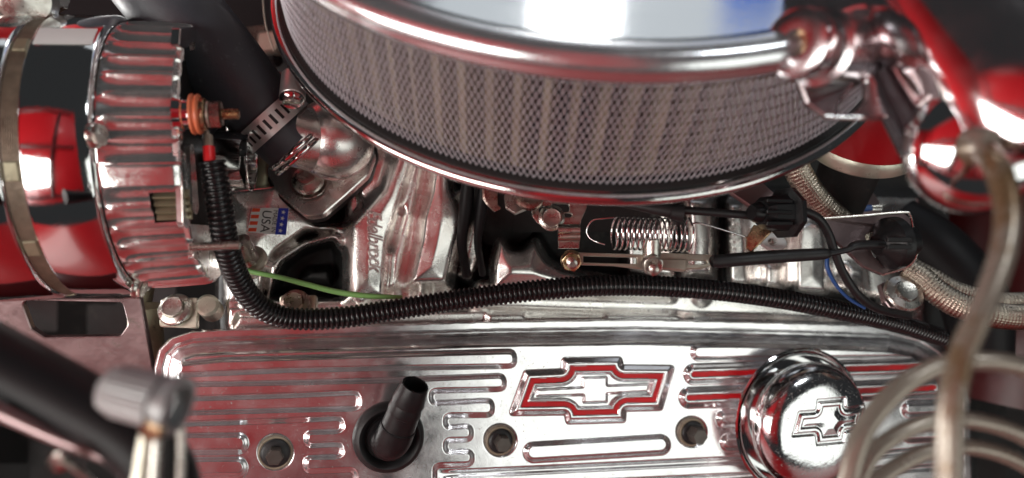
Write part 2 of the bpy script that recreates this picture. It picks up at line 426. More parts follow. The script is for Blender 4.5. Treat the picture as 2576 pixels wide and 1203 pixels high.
mesh("base_pan", [lathe(base_prof, AC_C, N_UP, 300)], MT['chrome_dirty'], ac, angle=60)
mesh("gasket", [lathe([(.0028, .1765), (.0038, .1764), (.0046, .1750), (.0046, .170), (.0046, .168)], AC_C, N_UP, 300)], MT['gasket'], ac)
mesh("upper_gasket", [lathe([(.066, .165), (.062, .166), (.062, .172), (.066, .1725)], AC_C, N_UP, 200)], MT['gasket'], ac)
# pleated cotton
npl = 84; fr = np.array([0, .24, .31, .38, .86, .93]); rd = np.array([.1645, .1640, .150, .112, .112, .150])
th = ((np.arange(npl)[:, None] + fr[None, :]) / npl * 2 * np.pi).ravel()
rr = np.tile(rd, npl) + rng.normal(0, .0007, npl * 6)
u_, v_, a_ = basis(N_UP)
hs = np.linspace(.003, .066, 10)
G = AC_C + hs[:, None, None] * a_ + rr[None, :, None] * (np.cos(th + .004 * np.sin(hs[:, None] * 200))[..., None] * u_ + np.sin(th)[None, :, None] * v_)
mesh("pleated_filter", [grid(G, cv=True)], MT['pleat'], ac, angle=20)
mesh("filter_core", [lathe([(.003, .110), (.066, .110)], AC_C, N_UP, 90)], MT['dark'], ac)
# expanded-metal screen: two families of real wires
nd = 370; rows = 20; seg = 31; h0, h1 = .0046, .066; rS = .1732
Vs, Fs, k = [], [], 0
tt = np.linspace(0, 1, seg)
for fam in (1, -1):
    for i in range(nd):
        a0 = 2 * np.pi * i / nd
        a = a0 + fam * tt * (rows / 2) * 2 * np.pi / nd
        h = h0 + (h1 - h0) * tt
        rad = rS + .00025 * np.sin(tt * rows * np.pi) * fam
        c = np.cos(a)[:, None] * u_ + np.sin(a)[:, None] * v_
        tan = -np.sin(a)[:, None] * u_ + np.cos(a)[:, None] * v_
        ctr = AC_C + h[:, None] * a_ + rad[:, None] * c
        wd, tk = .00022, .00032
        for (x, y) in ((-wd, -tk), (wd, -tk), (wd, tk), (-wd, tk)): Vs.append(ctr + tan * x + c * y)
        I = k + np.arange(4)[:, None] * seg + np.arange(seg)[None, :]
        for q in range(4):
            A, B = I[q], I[(q + 1) % 4]
            Fs.append(np.stack([A[:-1], B[:-1], B[1:], A[1:]], 1))
        k += 4 * seg
o = mesh("wire_screen", [(np.concatenate(Vs), np.concatenate(Fs).tolist())], MT['wire'], ac, angle=None, kind='stuff')

# ================================================================ VALVE COVER
NC = nrm([.262, -.035, .962]); PC0 = P(1257, 1100, .455); COVER = (PC0, NC)
EX = nrm(np.array([.963, -.03, -.267])); EX = nrm(EX - NC * (EX @ NC)); EV = np.cross(NC, EX)
flange = fillet([(388, 1400), (388, 925), (400, 880), (430, 850), (480, 834), (561, 829), (800, 821), (1250, 808), (1600, 803), (2000, 812), (2240, 820), (2320, 838), (2375, 872), (2415, 930), (2440, 1010), (2450, 1400)], 14)
A1 = fillet([(440, 917), (560, 905), (722, 901), (966, 893), (1294, 884), (1296, 921), (966, 926), (722, 931), (440, 944)], 17)
A2 = fillet([(440, 968), (722, 963), (966, 957), (1268, 945), (1270, 979), (1084, 983), (1084, 1015), (1239, 1007), (1239, 1044), (1120, 1045), (1120, 1076),
             (1186, 1071), (1186, 1106), (1120, 1107), (1120, 1138), (1188, 1135), (1188, 1168), (1094, 1171), (1094, 1300), (895, 1300), (895, 1181),
             (768, 1186), (768, 1151), (861, 1149), (861, 1116), (770, 1121), (770, 1088), (862, 1085), (862, 1051), (722, 1058), (440, 1067),
             (440, 1040), (722, 1032), (903, 1028), (903, 987), (722, 995), (440, 1004)], 16)
bow = fillet([(1417, 903), (1562, 901), (1566, 921), (1695, 922), (1664, 1030), (1573, 1032), (1572, 1060), (1427, 1064), (1423, 1041), (1284, 1043), (1322, 935), (1415, 931)], 7)
st = 1.7
xs = np.arange(384, 2452, st); ys = np.arange(798, 1262, st)
X, Y = np.meshgrid(xs, ys, indexing='ij')
dF = sdf_poly(X, Y, flange)
far = dF <= -89; dF = np.where(far & (X > 500) & (Y > 900), 90, dF)
H = lerp(dF, [-5, 0, 2, 20, 22, 24, 31, 33, 38, 44, 52, 58, 64, 90], [-.034, -.031, -.0265, -.0265, -.0278, -.0265, -.0265, -.0250, -.0240, -.018, -.008, -.0025, 0, 0])
inn = sst(dF, 58, 66)
def raise_(d, h=.0056, w0=-7, w1=7): return h * sst(d, w0, w1)
R = raise_(sdf_poly(X, Y, A1)) + raise_(sdf_poly(X, Y, A2))
R = np.maximum(R, raise_(sdf_caps(X, Y, (380, 1118), (598, 1115), 21), .0056, -7, 7))
R = np.maximum(R, raise_(sdf_caps(X, Y, (380, 1178), (596, 1176), 21), .0056, -7, 7))
R = np.maximum(R, raise_(sdf_caps(X, Y, (1343, 1138), (1661, 1119), 22), .0034, -6, 9))
dr1 = sdf_caps(X, Y, (1760, 886), (2352, 880), 18)
dr2 = sdf_caps(X, Y, (1746, 942), (2372, 921), 22); dr3 = sdf_caps(X, Y, (1734, 1001), (2350, 976), 22)
R = np.maximum(R, raise_(dr1, .0034, -7, 8))
for dr in (dr2, dr3):
    R = np.maximum(R, lerp(dr, [-6, -3, 8, 11, 14, 16, 22], [0, .0003, .0031, .0034, .0034, .0028, .0028]))
for a, b in (((1824, 1054), (1960, 1050)), ((1834, 1114), (1990, 1110)), ((2290, 1030), (2380, 1028)), ((2290, 1092), (2380, 1090))):
    R = np.maximum(R, raise_(sdf_caps(X, Y, a, b, 19), .0036, -6, 12))
dB = sdf_poly(X, Y, bow)
RB = lerp(dB, [-5, -2, 9, 12, 17, 19, 30, 32, 35.5, 39.5, 60], [0, .0002, .0032, .0036, .0036, .0026, .0026, .0034, .0034, .0002, .0002])
cross = fillet([(1354, 980), (1466, 974), (1466, 950), (1527, 948), (1527, 970), (1634, 966), (1629, 985), (1527, 991), (1527, 1012), (1468, 1014), (1468, 994), (1351, 997)], 3)
RB = np.where(dB > 34, np.maximum(RB, .0028 * sst(sdf_poly(X, Y, cross), -2.5, 3.5)), RB)
R = np.maximum(R, RB)
# pressed groove along the lower shoulder
gl = np.abs(Y - np.interp(X, [1050, 1223, 1880, 2450], [1196, 1189, 1157, 1132])); R = R - .0028 * (1 - sst(gl, 2, 12)) * sst(X, 1100, 1160)
gl = np.abs(Y - np.interp(X, [1050, 1223, 1880, 2450], [1236, 1229, 1197, 1172])); R = R - .002 * (1 - sst(gl, 2, 10)) * sst(X, 1100, 1160)
# dimpled seats at the centre bolts
for bx, by, br in ((693, 1138, 44), (1258, 1108, 40), (1740, 1087, 38)):
    r_ = np.hypot(X - bx, Y - by); R = R * sst(r_, br - 4, br + 6) - .0012 * (1 - sst(r_, br - 6, br + 4))
R = R + .00010 * np.sin(X / 67 + 2 * np.sin(Y / 80))
H = H + R * inn
keep = dF > -2
G = ON(X, Y, COVER, H)
V, q = grid(G); q = np.array(q)
paint_v = (((dr2 > 15.2) | (dr3 > 15.2)) & (inn > .5)).ravel()
kv = keep.ravel(); q = q[kv[q].all(1)]
vc = thing("valve_cover", "stamped chrome valve cover with raised ribs and red bowtie emblem", "valve cover", ON(1400, 1100, COVER))
mesh("cover_shell", [(V, q.tolist())], MT['cover'], vc, angle=None)
# red enamel laid in the emblem and on two ribs
def enamel(name, mask, lift=.00018):
    m = mask.ravel(); V, q = grid(ON(X, Y, COVER, H + lift)); q = np.array(q); q = q[m[q].all(1)]
    used = np.unique(q); remap = -np.ones(len(V), int); remap[used] = np.arange(len(used))
    return mesh(name, [(V[used], remap[q].tolist())], MT['redenamel'], vc, angle=None)
enamel("emblem_enamel", (dB > 18.2) & (dB < 31.2))
enamel("rib_enamel", (dr2 > 15.2) & (dr2 < 30))
enamel("rib_enamel", (dr3 > 15.2) & (dr3 < 30))
# centre bolts
for bx, by, br in ((693, 1138, 39), (1258, 1108, 36), (1740, 1087, 34)):
    o_ = ON(bx, by, COVER, -.001); s = np.linalg.norm(o_) / F * .97
    b = mesh("bolt_seal", [lathe([(.0, br * s), (.0010, br * s), (.0013, (br - 2) * s), (.0010, (br - 5) * s), (-.0005, (br - 6) * s)], o_, NC, 40)], MT['seal'], vc)
    parts = [lathe([(-.001, (br - 5) * s), (.0018, (br - 5) * s), (.0024, (br - 7) * s), (.0030, (br - 12) * s), (.0030, .001)], o_, NC, 36)]
    mesh("bolt_flange", parts, MT['rubber'], vc, angle=30)
    parts = hexhead(o_, NC, 20.5 * s, .0100 if bx > 1500 else .0078, .002, rot=.4, dish=False)
    mesh("bolt", parts, MT['blackbolt'], vc, angle=30)

# head casting between cover and intake
def relief(X, Y, H, plane, keep=None):
    G = ON(X, Y, plane, H); V, q = grid(G)
    if keep is not None:
        q = np.array(q); kv = keep.ravel(); q = q[kv[q].all(1)].tolist()
    return V, q

# ================================================================ PCV ELBOW
pc = ON(977, 1096, COVER, .0034); s = .44 / F
pe = thing("breather_elbow", "black rubber grommet with barbed plastic elbow pushed into the valve cover", "elbow", pc)
mesh("grommet", [lathe([(-.001, 84 * s), (.0025, 88 * s), (.0055, 86 * s), (.0078, 80 * s), (.0086, 73 * s), (.0078, 66 * s), (.0052, 60 * s), (.0035, 57 * s), (.003, 30 * s)], pc, NC, 72)], MT['rubber'], pe, angle=50)
mesh("elbow_collar", [lathe([(.002, 55 * s), (.0045, 55 * s), (.0055, 52 * s), (.0055, 40 * s)], pc, NC, 60)], MT['plastic'], pe)
# elbow body: stub up, then nozzle towards the upper right
c0 = pc + NC * .004; bend = pc + NC * .014 + EX * .0005; tip = P(1045, 968, .405)
ax = nrm(tip - bend)
mesh("elbow_body", [tube(spline([c0 - EX * .001, c0 + NC * .007 + EX * .0, bend + ax * .004, bend + ax * .010], 30), [.0103] * 31, 36) if False else tube(spline([c0, c0 + NC * .006, bend + ax * .003, bend + ax * .012], 30), .0108, 36),
     lathe([(.0105 * math.sin(a), .0118 * math.cos(a)) for a in np.linspace(-.9, 1.5, 12)], c0 + NC * .006, NC, 36)], MT['plastic'], pe, angle=50)
L = np.linalg.norm(tip - bend)
mesh("nozzle", [lathe([(.004, .0110), (L * .30, .0106), (L * .30 + .0003, .0100), (L * .54, .0094), (L * .55, .0099), (L * .57, .0100), (L * .70, .0090), (L * .71, .0096), (L * .73, .0097), (L * .97, .0080), (L, .0077), (L, .0066), (L * .7, .0064), (L * .7, .0001)], bend, ax, 48)], MT['plastic'], pe, angle=28)

# ================================================================ OIL BREATHER CAP
bc0 = ON(1988, 1048, COVER, .004)
bcap = thing("oil_breather_cap", "round chrome push in oil breather with embossed bowtie on its domed top", "breather cap", bc0)
Rf = 177 * .515 / F
mesh("flange", [lathe([(.0, .028), (.002, .036), (.0075, Rf - .002), (.0095, Rf - .0002), (.0108, Rf + .0002), (.0115, Rf - .001), (.0108, Rf - .0022), (.0088, Rf - .0034), (.0080, Rf - .006), (.0074, .036), (.0070, .030)], bc0, NC, 120)], MT['chrome'], bcap, angle=50)
Rd = 158 * .487 / F
hc = .030
prof = [(.006, Rd - .009), (.012, Rd - .0065), (.017, Rd - .0015), (.0205, Rd)] + arcprof((hc - .009, Rd - .0125), .0125, 5, 70, 10) + []
# domed top with embossed emblem as a fine polar-free grid
n_ = 200; lim = Rd * 1.0
gx, gy = np.meshgrid(np.linspace(-lim, lim, n_), np.linspace(-lim, lim, n_), indexing='ij')
rr = np.hypot(gx, gy)
rp = rr / Rd
dome_h = .0205 + .0145 * np.clip(1 - np.minimum(rp, 1) ** 5.5, 0, 1) ** .5
bw = fillet(np.array([(-22, 31), (24, 31), (24, 17), (60, 17), (48, -17), (24, -17), (22, -31), (-22, -31), (-24, -17), (-60, -17), (-50, 17), (-24, 17)], float) * 1.85 + np.array([20., 22.]), 4.0)
d_ = sdf_poly(gx * F / .49, gy * F / .49, bw)
dome_h = dome_h + lerp(d_, [-3, 0, 3, 8, 11, 18, 22, 40], [0, 0, -.0012, -.0012, .0003, .0003, -.0008, .0]) * (rp < .85)
ang = math.radians(2)
e1 = EX * math.cos(ang) + EV * math.sin(ang); e2 = np.cross(NC, e1)
G = bc0 + gx[..., None] * e1 + gy[..., None] * e2 + dome_h[..., None] * NC
V, q = grid(G); q = np.array(q); kv = (rp < 1.004).ravel(); q = q[kv[q].all(1)]
mesh("dome_top", [(V, q.tolist())], MT['chrome_pitted'], bcap, angle=None)
mesh("dome_side", [lathe([(.0066, Rd * .62), (.010, Rd * .80), (.0135, Rd * .93), (.0175, Rd * .995), (.0205, Rd * 1.004), (.0222, Rd * .998)], bc0, NC, 120)], MT['chrome'], bcap, angle=60)

# ================================================================ INTAKE MANIFOLD
st = 2.4
xs = np.arange(540, 2390, st); ys = np.arange(300, 850, st)
X, Y = np.meshgrid(xs, ys, indexing='ij')
INT = (PC0, NC)
H = np.full(X.shape, -.075) + .004 * np.sin(X / 60) * np.sin(Y / 45)
def up(poly, h, e0=-8, e1=26, r=10, dome=0.0):
    global H
    d = sdf_poly(X, Y, fillet(poly, r))
    hh = H + (h + dome * np.clip(d / 60, 0, 1) - H) * sst(d, e0, e1)
    H = np.where(d > e0, np.maximum(H, hh), H)
# lower rail along the cylinder head
up([(560, 745), (1000, 742), (1200, 728), (1400, 716), (1900, 735), (2330, 790), (2330, 860), (560, 860)], -.044, -6, 14)
up([(600, 790), (1240, 776), (2000, 800), (2330, 815), (2330, 870), (560, 870)], -.038, -4, 6)
up([(1225, 788), (1312, 786), (1322, 796), (1520, 794), (1528, 786), (1700, 788), (1730, 800), (1730, 850), (1225, 850)], -.035, -3, 4, 4)
# left plateau with the sticker, arch and column with the script
up([(560, 470), (700, 455), (800, 560), (870, 560), (900, 520), (870, 400), (960, 330), (1080, 330), (1050, 420), (985, 620), (972, 765), (860, 765), (862, 640), (838, 585), (770, 590), (700, 640), (672, 690), (660, 770), (560, 770)], -.040, -10, 14, 18, .003)
up([(868, 560), (955, 470), (1000, 330), (1070, 330), (1040, 440), (990, 600), (976, 760), (872, 762)], -.033, -12, 26, 16, .003)
up([(672, 665), (700, 640), (760, 605), (840, 583), (862, 600), (858, 640), (838, 604), (772, 622), (712, 664), (690, 720), (672, 760)], -.034, -5, 8, 8)
up([(736, 700), (770, 668), (840, 665), (850, 720), (790, 745)], -.052, -8, 20)
# runner with rolled edges
up([(1000, 400), (1078, 400), (1066, 470), (1046, 560), (1008, 730), (968, 742), (975, 640), (1005, 540)], -.038, -8, 16, 12)
up([(1078, 395), (1150, 395), (1150, 470), (1180, 545), (1166, 600), (1134, 728), (1010, 732), (1042, 600), (1048, 545), (1068, 480)], -.019, -10, 22, 14, .004)
up([(1150, 470), (1184, 545), (1168, 600), (1150, 700), (1188, 715), (1215, 640), (1205, 540), (1180, 470)], -.048, -8, 12, 12)
# scalloped bright shield
up([(1222, 712), (1224, 660), (1238, 596), (1256, 572), (1272, 584), (1292, 612), (1312, 612), (1340, 590), (1358, 590), (1372, 616), (1388, 642), (1420, 660), (1560, 690), (1700, 700), (1700, 760), (1222, 745)], -.031, -5, 24, 10, .008)
# right runners
up([(1700, 470), (1806, 480), (1818, 600), (1812, 716), (1700, 716), (1712, 600)], -.030, -12, 34, 16, .004)
up([(1822, 500), (1880, 500), (1900, 730), (1824, 726)], -.037, -8, 18, 12)
up([(1905, 640), (1990, 650), (1985, 745), (1905, 740)], -.045, -8, 30, 20)
up([(2004, 560), (2040, 545), (2080, 560), (2088, 620), (2088, 745), (1996, 740), (1994, 640)], -.030, -5, 12, 16, .002)
up([(2110, 640), (2190, 660), (2200, 760), (2120, 750)], -.045, -8, 26, 20)
up([(2200, 720), (2330, 740), (2330, 800), (2200, 790)], -.045, -8, 20, 20)
# casting bosses
for bx, by, br, bh in ((625, 660, 34, -.028), (905, 745, 22, -.032), (1060, 745, 20, -.034), (1215, 728, 26, -.034), (2140, 720, 22, -.034), (1765, 745, 20, -.036)):
    r_ = br - np.hypot(X - bx, Y - by); H = np.maximum(H, H + (bh - H) * sst(r_, -6, 8))

def blur(Hh, k):
    for _ in range(k):
        Pd = np.pad(Hh, 1, 'edge'); Hh = (Pd[:-2, 1:-1] + 2 * Pd[1:-1, 1:-1] + Pd[2:, 1:-1]) / 4
        Pd = np.pad(Hh, 1, 'edge'); Hh = (Pd[1:-1, :-2] + 2 * Pd[1:-1, 1:-1] + Pd[1:-1, 2:]) / 4
    return Hh
up([(855, 390), (1156, 390), (1156, 738), (855, 760)], -.047, -6, 26, 14)
up([(1560, 470), (1716, 470), (1716, 722), (1560, 700)], -.054, -6, 30, 14)
up([(1810, 470), (2340, 470), (2340, 790), (1810, 730)], -.054, -8, 40, 14)
H = blur(H, 3)
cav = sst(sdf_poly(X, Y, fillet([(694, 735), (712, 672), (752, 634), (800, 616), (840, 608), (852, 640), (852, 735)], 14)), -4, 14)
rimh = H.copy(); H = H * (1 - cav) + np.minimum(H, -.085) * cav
kn2 = sst(sdf_poly(X, Y, fillet([(742, 712), (775, 672), (835, 668), (845, 722)], 16)), -2, 16); H = H + kn2 * .026
H = blur(H, 3)
im = thing("intake_manifold", "polished cast aluminium intake manifold with raised script under the air cleaner", "intake manifold", ON(1300, 650, INT, -.05))
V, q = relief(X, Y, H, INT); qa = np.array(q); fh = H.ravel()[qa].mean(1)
mesh("manifold_casting", [(V, q)], MT['alu'], im, angle=None, mats=[MT['alu'], MT['dark']], matidx=[1 if h < -.0575 else 0 for h in fh])  # deep faces get the dark material: valley shade put into the colour
def fieldh(x, y):
    i = int(round((x - 540) / st)); j = int(round((y - 300) / st)); i = min(max(i, 0), H.shape[0] - 1); j = min(max(j, 0), H.shape[1] - 1)
    return float(H[i, j])

def text_mesh(s, extrude=0.06, bevel=0.02, shear=0.0, space=1.0):
    cu = bpy.data.curves.new("t", 'FONT'); cu.body = s; cu.size = 1; cu.extrude = extrude; cu.bevel_depth = bevel; cu.bevel_resolution = 1
    cu.shear = shear; cu.align_x = 'CENTER'; cu.align_y = 'CENTER'; cu.space_character = space; cu.resolution_u = 4
    ob = bpy.data.objects.new("t", cu); link(ob); bpy.context.view_layer.update()
    me = bpy.data.meshes.new_from_object(ob.evaluated_get(bpy.context.evaluated_depsgraph_get()))
    V = np.array([v.co[:] for v in me.vertices]); Fc = [list(p.vertices) for p in me.polygons]
    bpy.data.objects.remove(ob); bpy.data.curves.remove(cu); bpy.data.meshes.remove(me)
    return V, Fc
def place_text(s, pos, ex, ey, size, hsc=1.0, wide=1.0, **kw):
    V, Fc = text_mesh(s, **kw); ez = np.cross(ex, ey)
    return np.asarray(pos) + (V[:, 0:1] * ex * wide + V[:, 1:2] * ey) * size + V[:, 2:3] * ez * size * hsc, Fc
# raised script on the two columns, reading down the casting
def script(cx, cy, size, s, parent):
    px = ON(cx, cy, INT, fieldh(cx, cy) + .0006)
    exd = nrm(ON(cx + 4, cy + 100, INT, -.03) - ON(cx, cy, INT, -.03)); eyd = nrm(np.cross(NC, exd))
    return mesh("raised_script", [place_text(s, px, exd, eyd, size, extrude=.06, bevel=.02, shear=.45, space=.92, wide=.78)], MT['alu'], parent, angle=50)
script(942, 602, .0135, "Edelbrock", im)
script(1848, 612, .0125, "Performer", im)

# ================================================================ MADE IN USA STICKER
def flat(x0, y0, x1, y1, shear=0): return [(x0, y0), (x1, y0), (x1 + shear, y1), (x0 + shear, y1)]
SP0 = ON(675, 556, INT, -.0325); SPL = (SP0, nrm([.20, .05, .96]))
stk = thing("origin_sticker", "small flag sticker printed MADE IN USA on the intake beside the alternator", "sticker", SP0)
sk = [(634, 523), (727, 523), (720, 592), (622, 584)]
mesh("sticker_backing", [plate(sk, [], SPL, .0002, .00003)], MT['white'], stk, angle=30)
mesh("blue_field", [plate([(701, 524), (726, 524), (719, 591), (692, 590)], [], SPL, .0003, .00003, off=.0002)], MT['blueprint'], stk)
for i in range(4):
    y0 = 524 + i * 16.5; mesh("stripe", [plate([(635 - i * 3, y0), (655 - i * 3, y0), (653 - i * 3, y0 + 9), (633 - i * 3, y0 + 9)], [], SPL, .0003, .00003, off=.0002)], MT['orangeprint'], stk)
for i in range(4):
    cx, cy = 713 - i * 2.6, 534 + i * 15.5
    star = [(cx + (6.2 if k % 2 == 0 else 2.5) * math.cos(k * math.pi / 5), cy + (6.2 if k % 2 == 0 else 2.5) * math.sin(k * math.pi / 5)) for k in range(10)]
    mesh("star", [plate(star, [], SPL, .0002, .00002, off=.0004)], MT['white'], stk)
exd = nrm(ON(666, 590, SPL) - ON(674, 524, SPL)); eyd = nrm(np.cross(SPL[1], exd))
mesh("lettering", [place_text("USA", ON(668, 557, SPL, .0003), exd, eyd, .0078, .02, wide=.98, extrude=.01, bevel=.0)], MT['blackprint'], stk)
mesh("lettering", [place_text("MADE IN", ON(690, 557, SPL, .0003), exd, eyd, .0036, .03, wide=.98, extrude=.01, bevel=.0)], MT['blackprint'], stk)

# ================================================================ ALTERNATOR
A = nrm([.977, .045, -.21]); E = P(527, 393, .402); END = (E, A)
al = thing("alternator", "chrome alternator with fluted rear case and brown laminated stator band", "alternator", E)
REF = nrm([.21, 0, .977])
nf = 42; nth = nf * 12
def flute(t, th, R):
    w_ = (th * nf / (2 * np.pi)) % 1.0
    amt = np.clip((-.0005 - t) / .003, 0, 1) * 1.0
    f = -.0030 * np.sin(np.pi * w_) ** .8
    smoothzone = np.exp(-((th - .28) / .16) ** 2)
    taper = np.clip((t + .0350) / .005, 0, 1)
    return R + f * (1 - .85 * smoothzone) * taper
prof = [(-.0350, .0712), (-.0335, .0718), (-.031, .0722), (-.026, .0724), (-.015, .0722), (-.004, .0718), (-.0012, .0712), (0, .0700)]
V, q = lathe(prof, E, A, nth, REF, flute)
# vent window cut through the flutes
u, v, a = basis(A, REF)
Vl = (V - E); tt_ = Vl @ a; ang_ = np.arctan2(Vl @ v, Vl @ u)
def at_ang(px, py, R=.0722):
    r = RAY(px, py); best = None
    o_ = -E; d = r / np.linalg.norm(r)
    oc = o_ - a * (o_ @ a); dc = d - a * (d @ a)
    A_, B_, C_ = dc @ dc, 2 * oc @ dc, oc @ oc - R * R
    disc = B_ * B_ - 4 * A_ * C_
    t = (-B_ - math.sqrt(max(disc, 0))) / (2 * A_); p = d * t
    w2 = p - E; return w2 @ a, math.atan2(w2 @ v, w2 @ u), p
t0_, a0_, _ = at_ang(392, 486); t1_, a1_, _ = at_ang(440, 562)
am, aM = min(a0_, a1_), max(a0_, a1_)
q = np.array(q); ct = V[q].mean(1) - E; tq = ct @ a; aq = np.arctan2(ct @ v, ct @ u)
cut = (tq > t0_) & (aq > am) & (aq < aM)
mesh("rear_case", [(V, q[~cut].tolist())], MT['cast'], al, angle=40)
mesh("inner_drum", [lathe([(-.036, .066), (-.001, .066)], E, A, 90, REF)], MT['dark'], al)
for k_ in range(4):
    aa = am + (aM - am) * (k_ + .5) / 4; c_ = np.cos(aa) * u + np.sin(aa) * v; tg = -np.sin(aa) * u + np.cos(aa) * v
    cpt = E + a * (-.006) + c_ * .0682
    mesh("fan_fin", [rbox(cpt, a, nrm(c_ + tg * .9), np.cross(a, nrm(c_ + tg * .9)), .008, .0022, .0006, .0002)], MT['fin'], al)
# window frame corner
# rear plate with slots
def ring_px(R, n=96, t=0.0):
    th = np.linspace(0, 2 * np.pi, n, endpoint=False)
    p = E + a * t + R * (np.cos(th)[:, None] * u + np.sin(th)[:, None] * v)
    return np.stack([1288 + p[:, 0] / -p[:, 2] * F, 601.5 - p[:, 1] / -p[:, 2] * F], 1)
slots = [fillet([(457, 392), (467, 388), (478, 560), (470, 575), (462, 560)], 5), fillet([(478, 368), (487, 366), (500, 520), (494, 540), (486, 525)], 5),
         circ(497, 112, 6, 20), circ(455, 345, 4, 14), circ(493, 640, 5, 10), fillet([(524, 205), (532, 205), (536, 240), (528, 242)], 3), fillet([(537, 225), (545, 225), (549, 262), (541, 262)], 3), fillet([(524, 180), (531, 178), (534, 196), (527, 198)], 3)]
mesh("rear_plate", [plate(ring_px(.0698), slots, END, .003, .0008, off=.0)], MT['alu'], al, angle=30)
mesh("rear_backing", [cap(E, A, -.006, .066)], MT['dark'], al)
# bearing housing / hub
mesh("bearing_hub", [lathe([(0, .020), (.004, .0195), (.0065, .017), (.007, .004), (.0072, .0002)], E + v * .0 , A, 48, REF)], MT['chrome_dirty'], al)
# drum (front of the flutes) and laminated stator band
mesh("drum", [lathe([(-.0660, .0722), (-.0655, .0742), (-.0640, .0750), (-.0375, .0748), (-.0362, .0738), (-.0355, .0705)], E, A, 220, REF)], MT['chrome'], al, angle=50)
lam = []
t = -.0725
while t < -.0660:
    lam += [(t, .0732), (t + .0006, .0732), (t + .0006, .0722), (t + .0009, .0722)]; t += .0009
mesh("stator_laminations", [lathe(lam, E, A, 200, REF)], MT['laminate'], al, angle=20)
mesh("front_case", [lathe([(-.140, .055), (-.135, .066), (-.128, .0735), (-.120, .0752), (-.0745, .0750), (-.0732, .0738), (-.0728, .0715)], E, A, 200, REF)], MT['chrome'], al, angle=50)
for (px, py) in ((40, 432), (75, 628), (65, 110)):
    t_, an_, p_ = at_ang(px, py, .074); c_ = np.cos(an_) * u + np.sin(an_) * v
    mesh("clamp_lug", [rbox(E + a * -.0692 + c_ * .0728, a, c_, np.cross(a, c_), .0030, .0012, .0045, .0006)], MT['ochre'], al)
# long case bolts seen at the shoulder of the flutes
for (px, py) in ((252, 340), (330, 728)):
    t_, an_, p_ = at_ang(px - 12, py, .0745); c_ = np.cos(an_) * u + np.sin(an_) * v
    o_ = E + a * (-.0350) + c_ * .0735
    mesh("case_bolt", hexhead(o_, nrm(a * .9 + c_ * .25), .0052, .0042, .0, flange=.0060), MT['steel'], al, angle=30)
# white sticker on the drum, a curved patch
t0_, a0_, _ = at_ang(170, 105, .0755); t1_, a1_, _ = at_ang(330, 80, .0755)
aa = np.linspace(a0_ * 1.0 + .10, a0_ - .16, 12) if False else None
pa = []
for (px, py) in ((205, 72), (268, 112)):
    pa.append(at_ang(px, py, .0752)[:2])
ts = np.linspace(-.0635, -.0385, 8); lo_, hi_ = sorted((pa[0][1], pa[1][1]))
as_ = np.linspace(lo_, hi_, 14)
G = E + ts[:, None, None] * a + .07525 * (np.cos(as_)[None, :, None] * u + np.sin(as_)[None, :, None] * v)
G2 = E + ts[:, None, None] * a + .0750 * (np.cos(as_)[None, :, None] * u + np.sin(as_)[None, :, None] * v)
mesh("blank_label", [grid(G), grid(G2)], MT['white'], al)
# output terminal: boss, orange insulator, washer, nut, stud
tb = ON(452, 288, END)
mesh("terminal_boss", [lathe([(-.002, .0085), (.0015, .0080), (.002, .0070), (.0045, .0070), (.0052, .0078), (.0062, .0078)], tb, A, 40)], MT['chrome'], al)
mesh("orange_insulator", [lathe([(.005, .0070), (.0052, .0092), (.006, .0098), (.0068, .0094), (.0072, .0088), (.0078, .0092), (.0086, .0096), (.0094, .0090), (.0094, .006)], tb, A, 48)], MT['orange'], al)
mesh("brass_washer", [lathe([(.0094, .0078), (.0112, .0078), (.0118, .0072), (.0118, .002)], tb, A, 36)], MT['brass'], al)
mesh("terminal_nut", hexhead(tb, A, .0066, .0050, .0138, rot=.35), MT['copperish'], al, angle=30)
mesh("output_stud", [thread(tb, A, .0026, .0188, .0262)], MT['brass'], al, angle=20)
tb2 = ON(548, 275, END)
mesh("second_stud", [thread(tb2, A, .0028, .0, .010), lathe([(0, .0058), (.004, .0056), (.004, .003)], tb2, A, 24)], MT['steel'], al, angle=20)
tb3 = ON(540, 116, END)
mesh("second_stud", [thread(tb3, A, .0028, .002, .011), lathe([(0, .0050), (.0045, .0048), (.0045, .003)], tb3, A, 24)], MT['steel'], al, angle=20)
# dark mounting ear & heat sink behind the rear plate, top right
mesh("rear_ear", [plate(fillet([(455, 70), (512, 66), (520, 84), (512, 96), (480, 112), (470, 125), (452, 115)], 5), [], (E + a * .001, A), .004, .0006)], MT['chrome_dirty'], al)
tb4 = ON(478, 622, END)
mesh("long_stud", [thread(tb4, A, .0022, .0, .0225)], MT['steel'], al, angle=20)
# brown pulley-side details at the frame edge are left to the front case

# bracket under the alternator
BPL = (P(200, 850, .435), nrm([.05, -.30, .95]))
mesh("alternator_bracket", [plate(fillet([(-40, 755), (352, 750), (372, 860), (384, 930), (386, 1010), (230, 1010), (60, 940), (-40, 860)], 8),
     [fillet([(52, 757), (308, 762), (322, 818), (302, 847), (112, 850), (78, 828)], 14)], BPL, .004, .0006)], MT['bracket'], None,
     label="flat steel alternator bracket with a rounded cutout left of the valve cover", cat="bracket")
mesh("engine_block_side", [ptube([(365, 700, .48), (350, 790, .48), (352, 850, .48)], 26, 20), ptube([(372, 770, .465), (378, 850, .47), (385, 905, .475)], 32, 16)], MT['ochre'],
     label="dusty grey engine casting behind the alternator bracket", cat="engine casting")

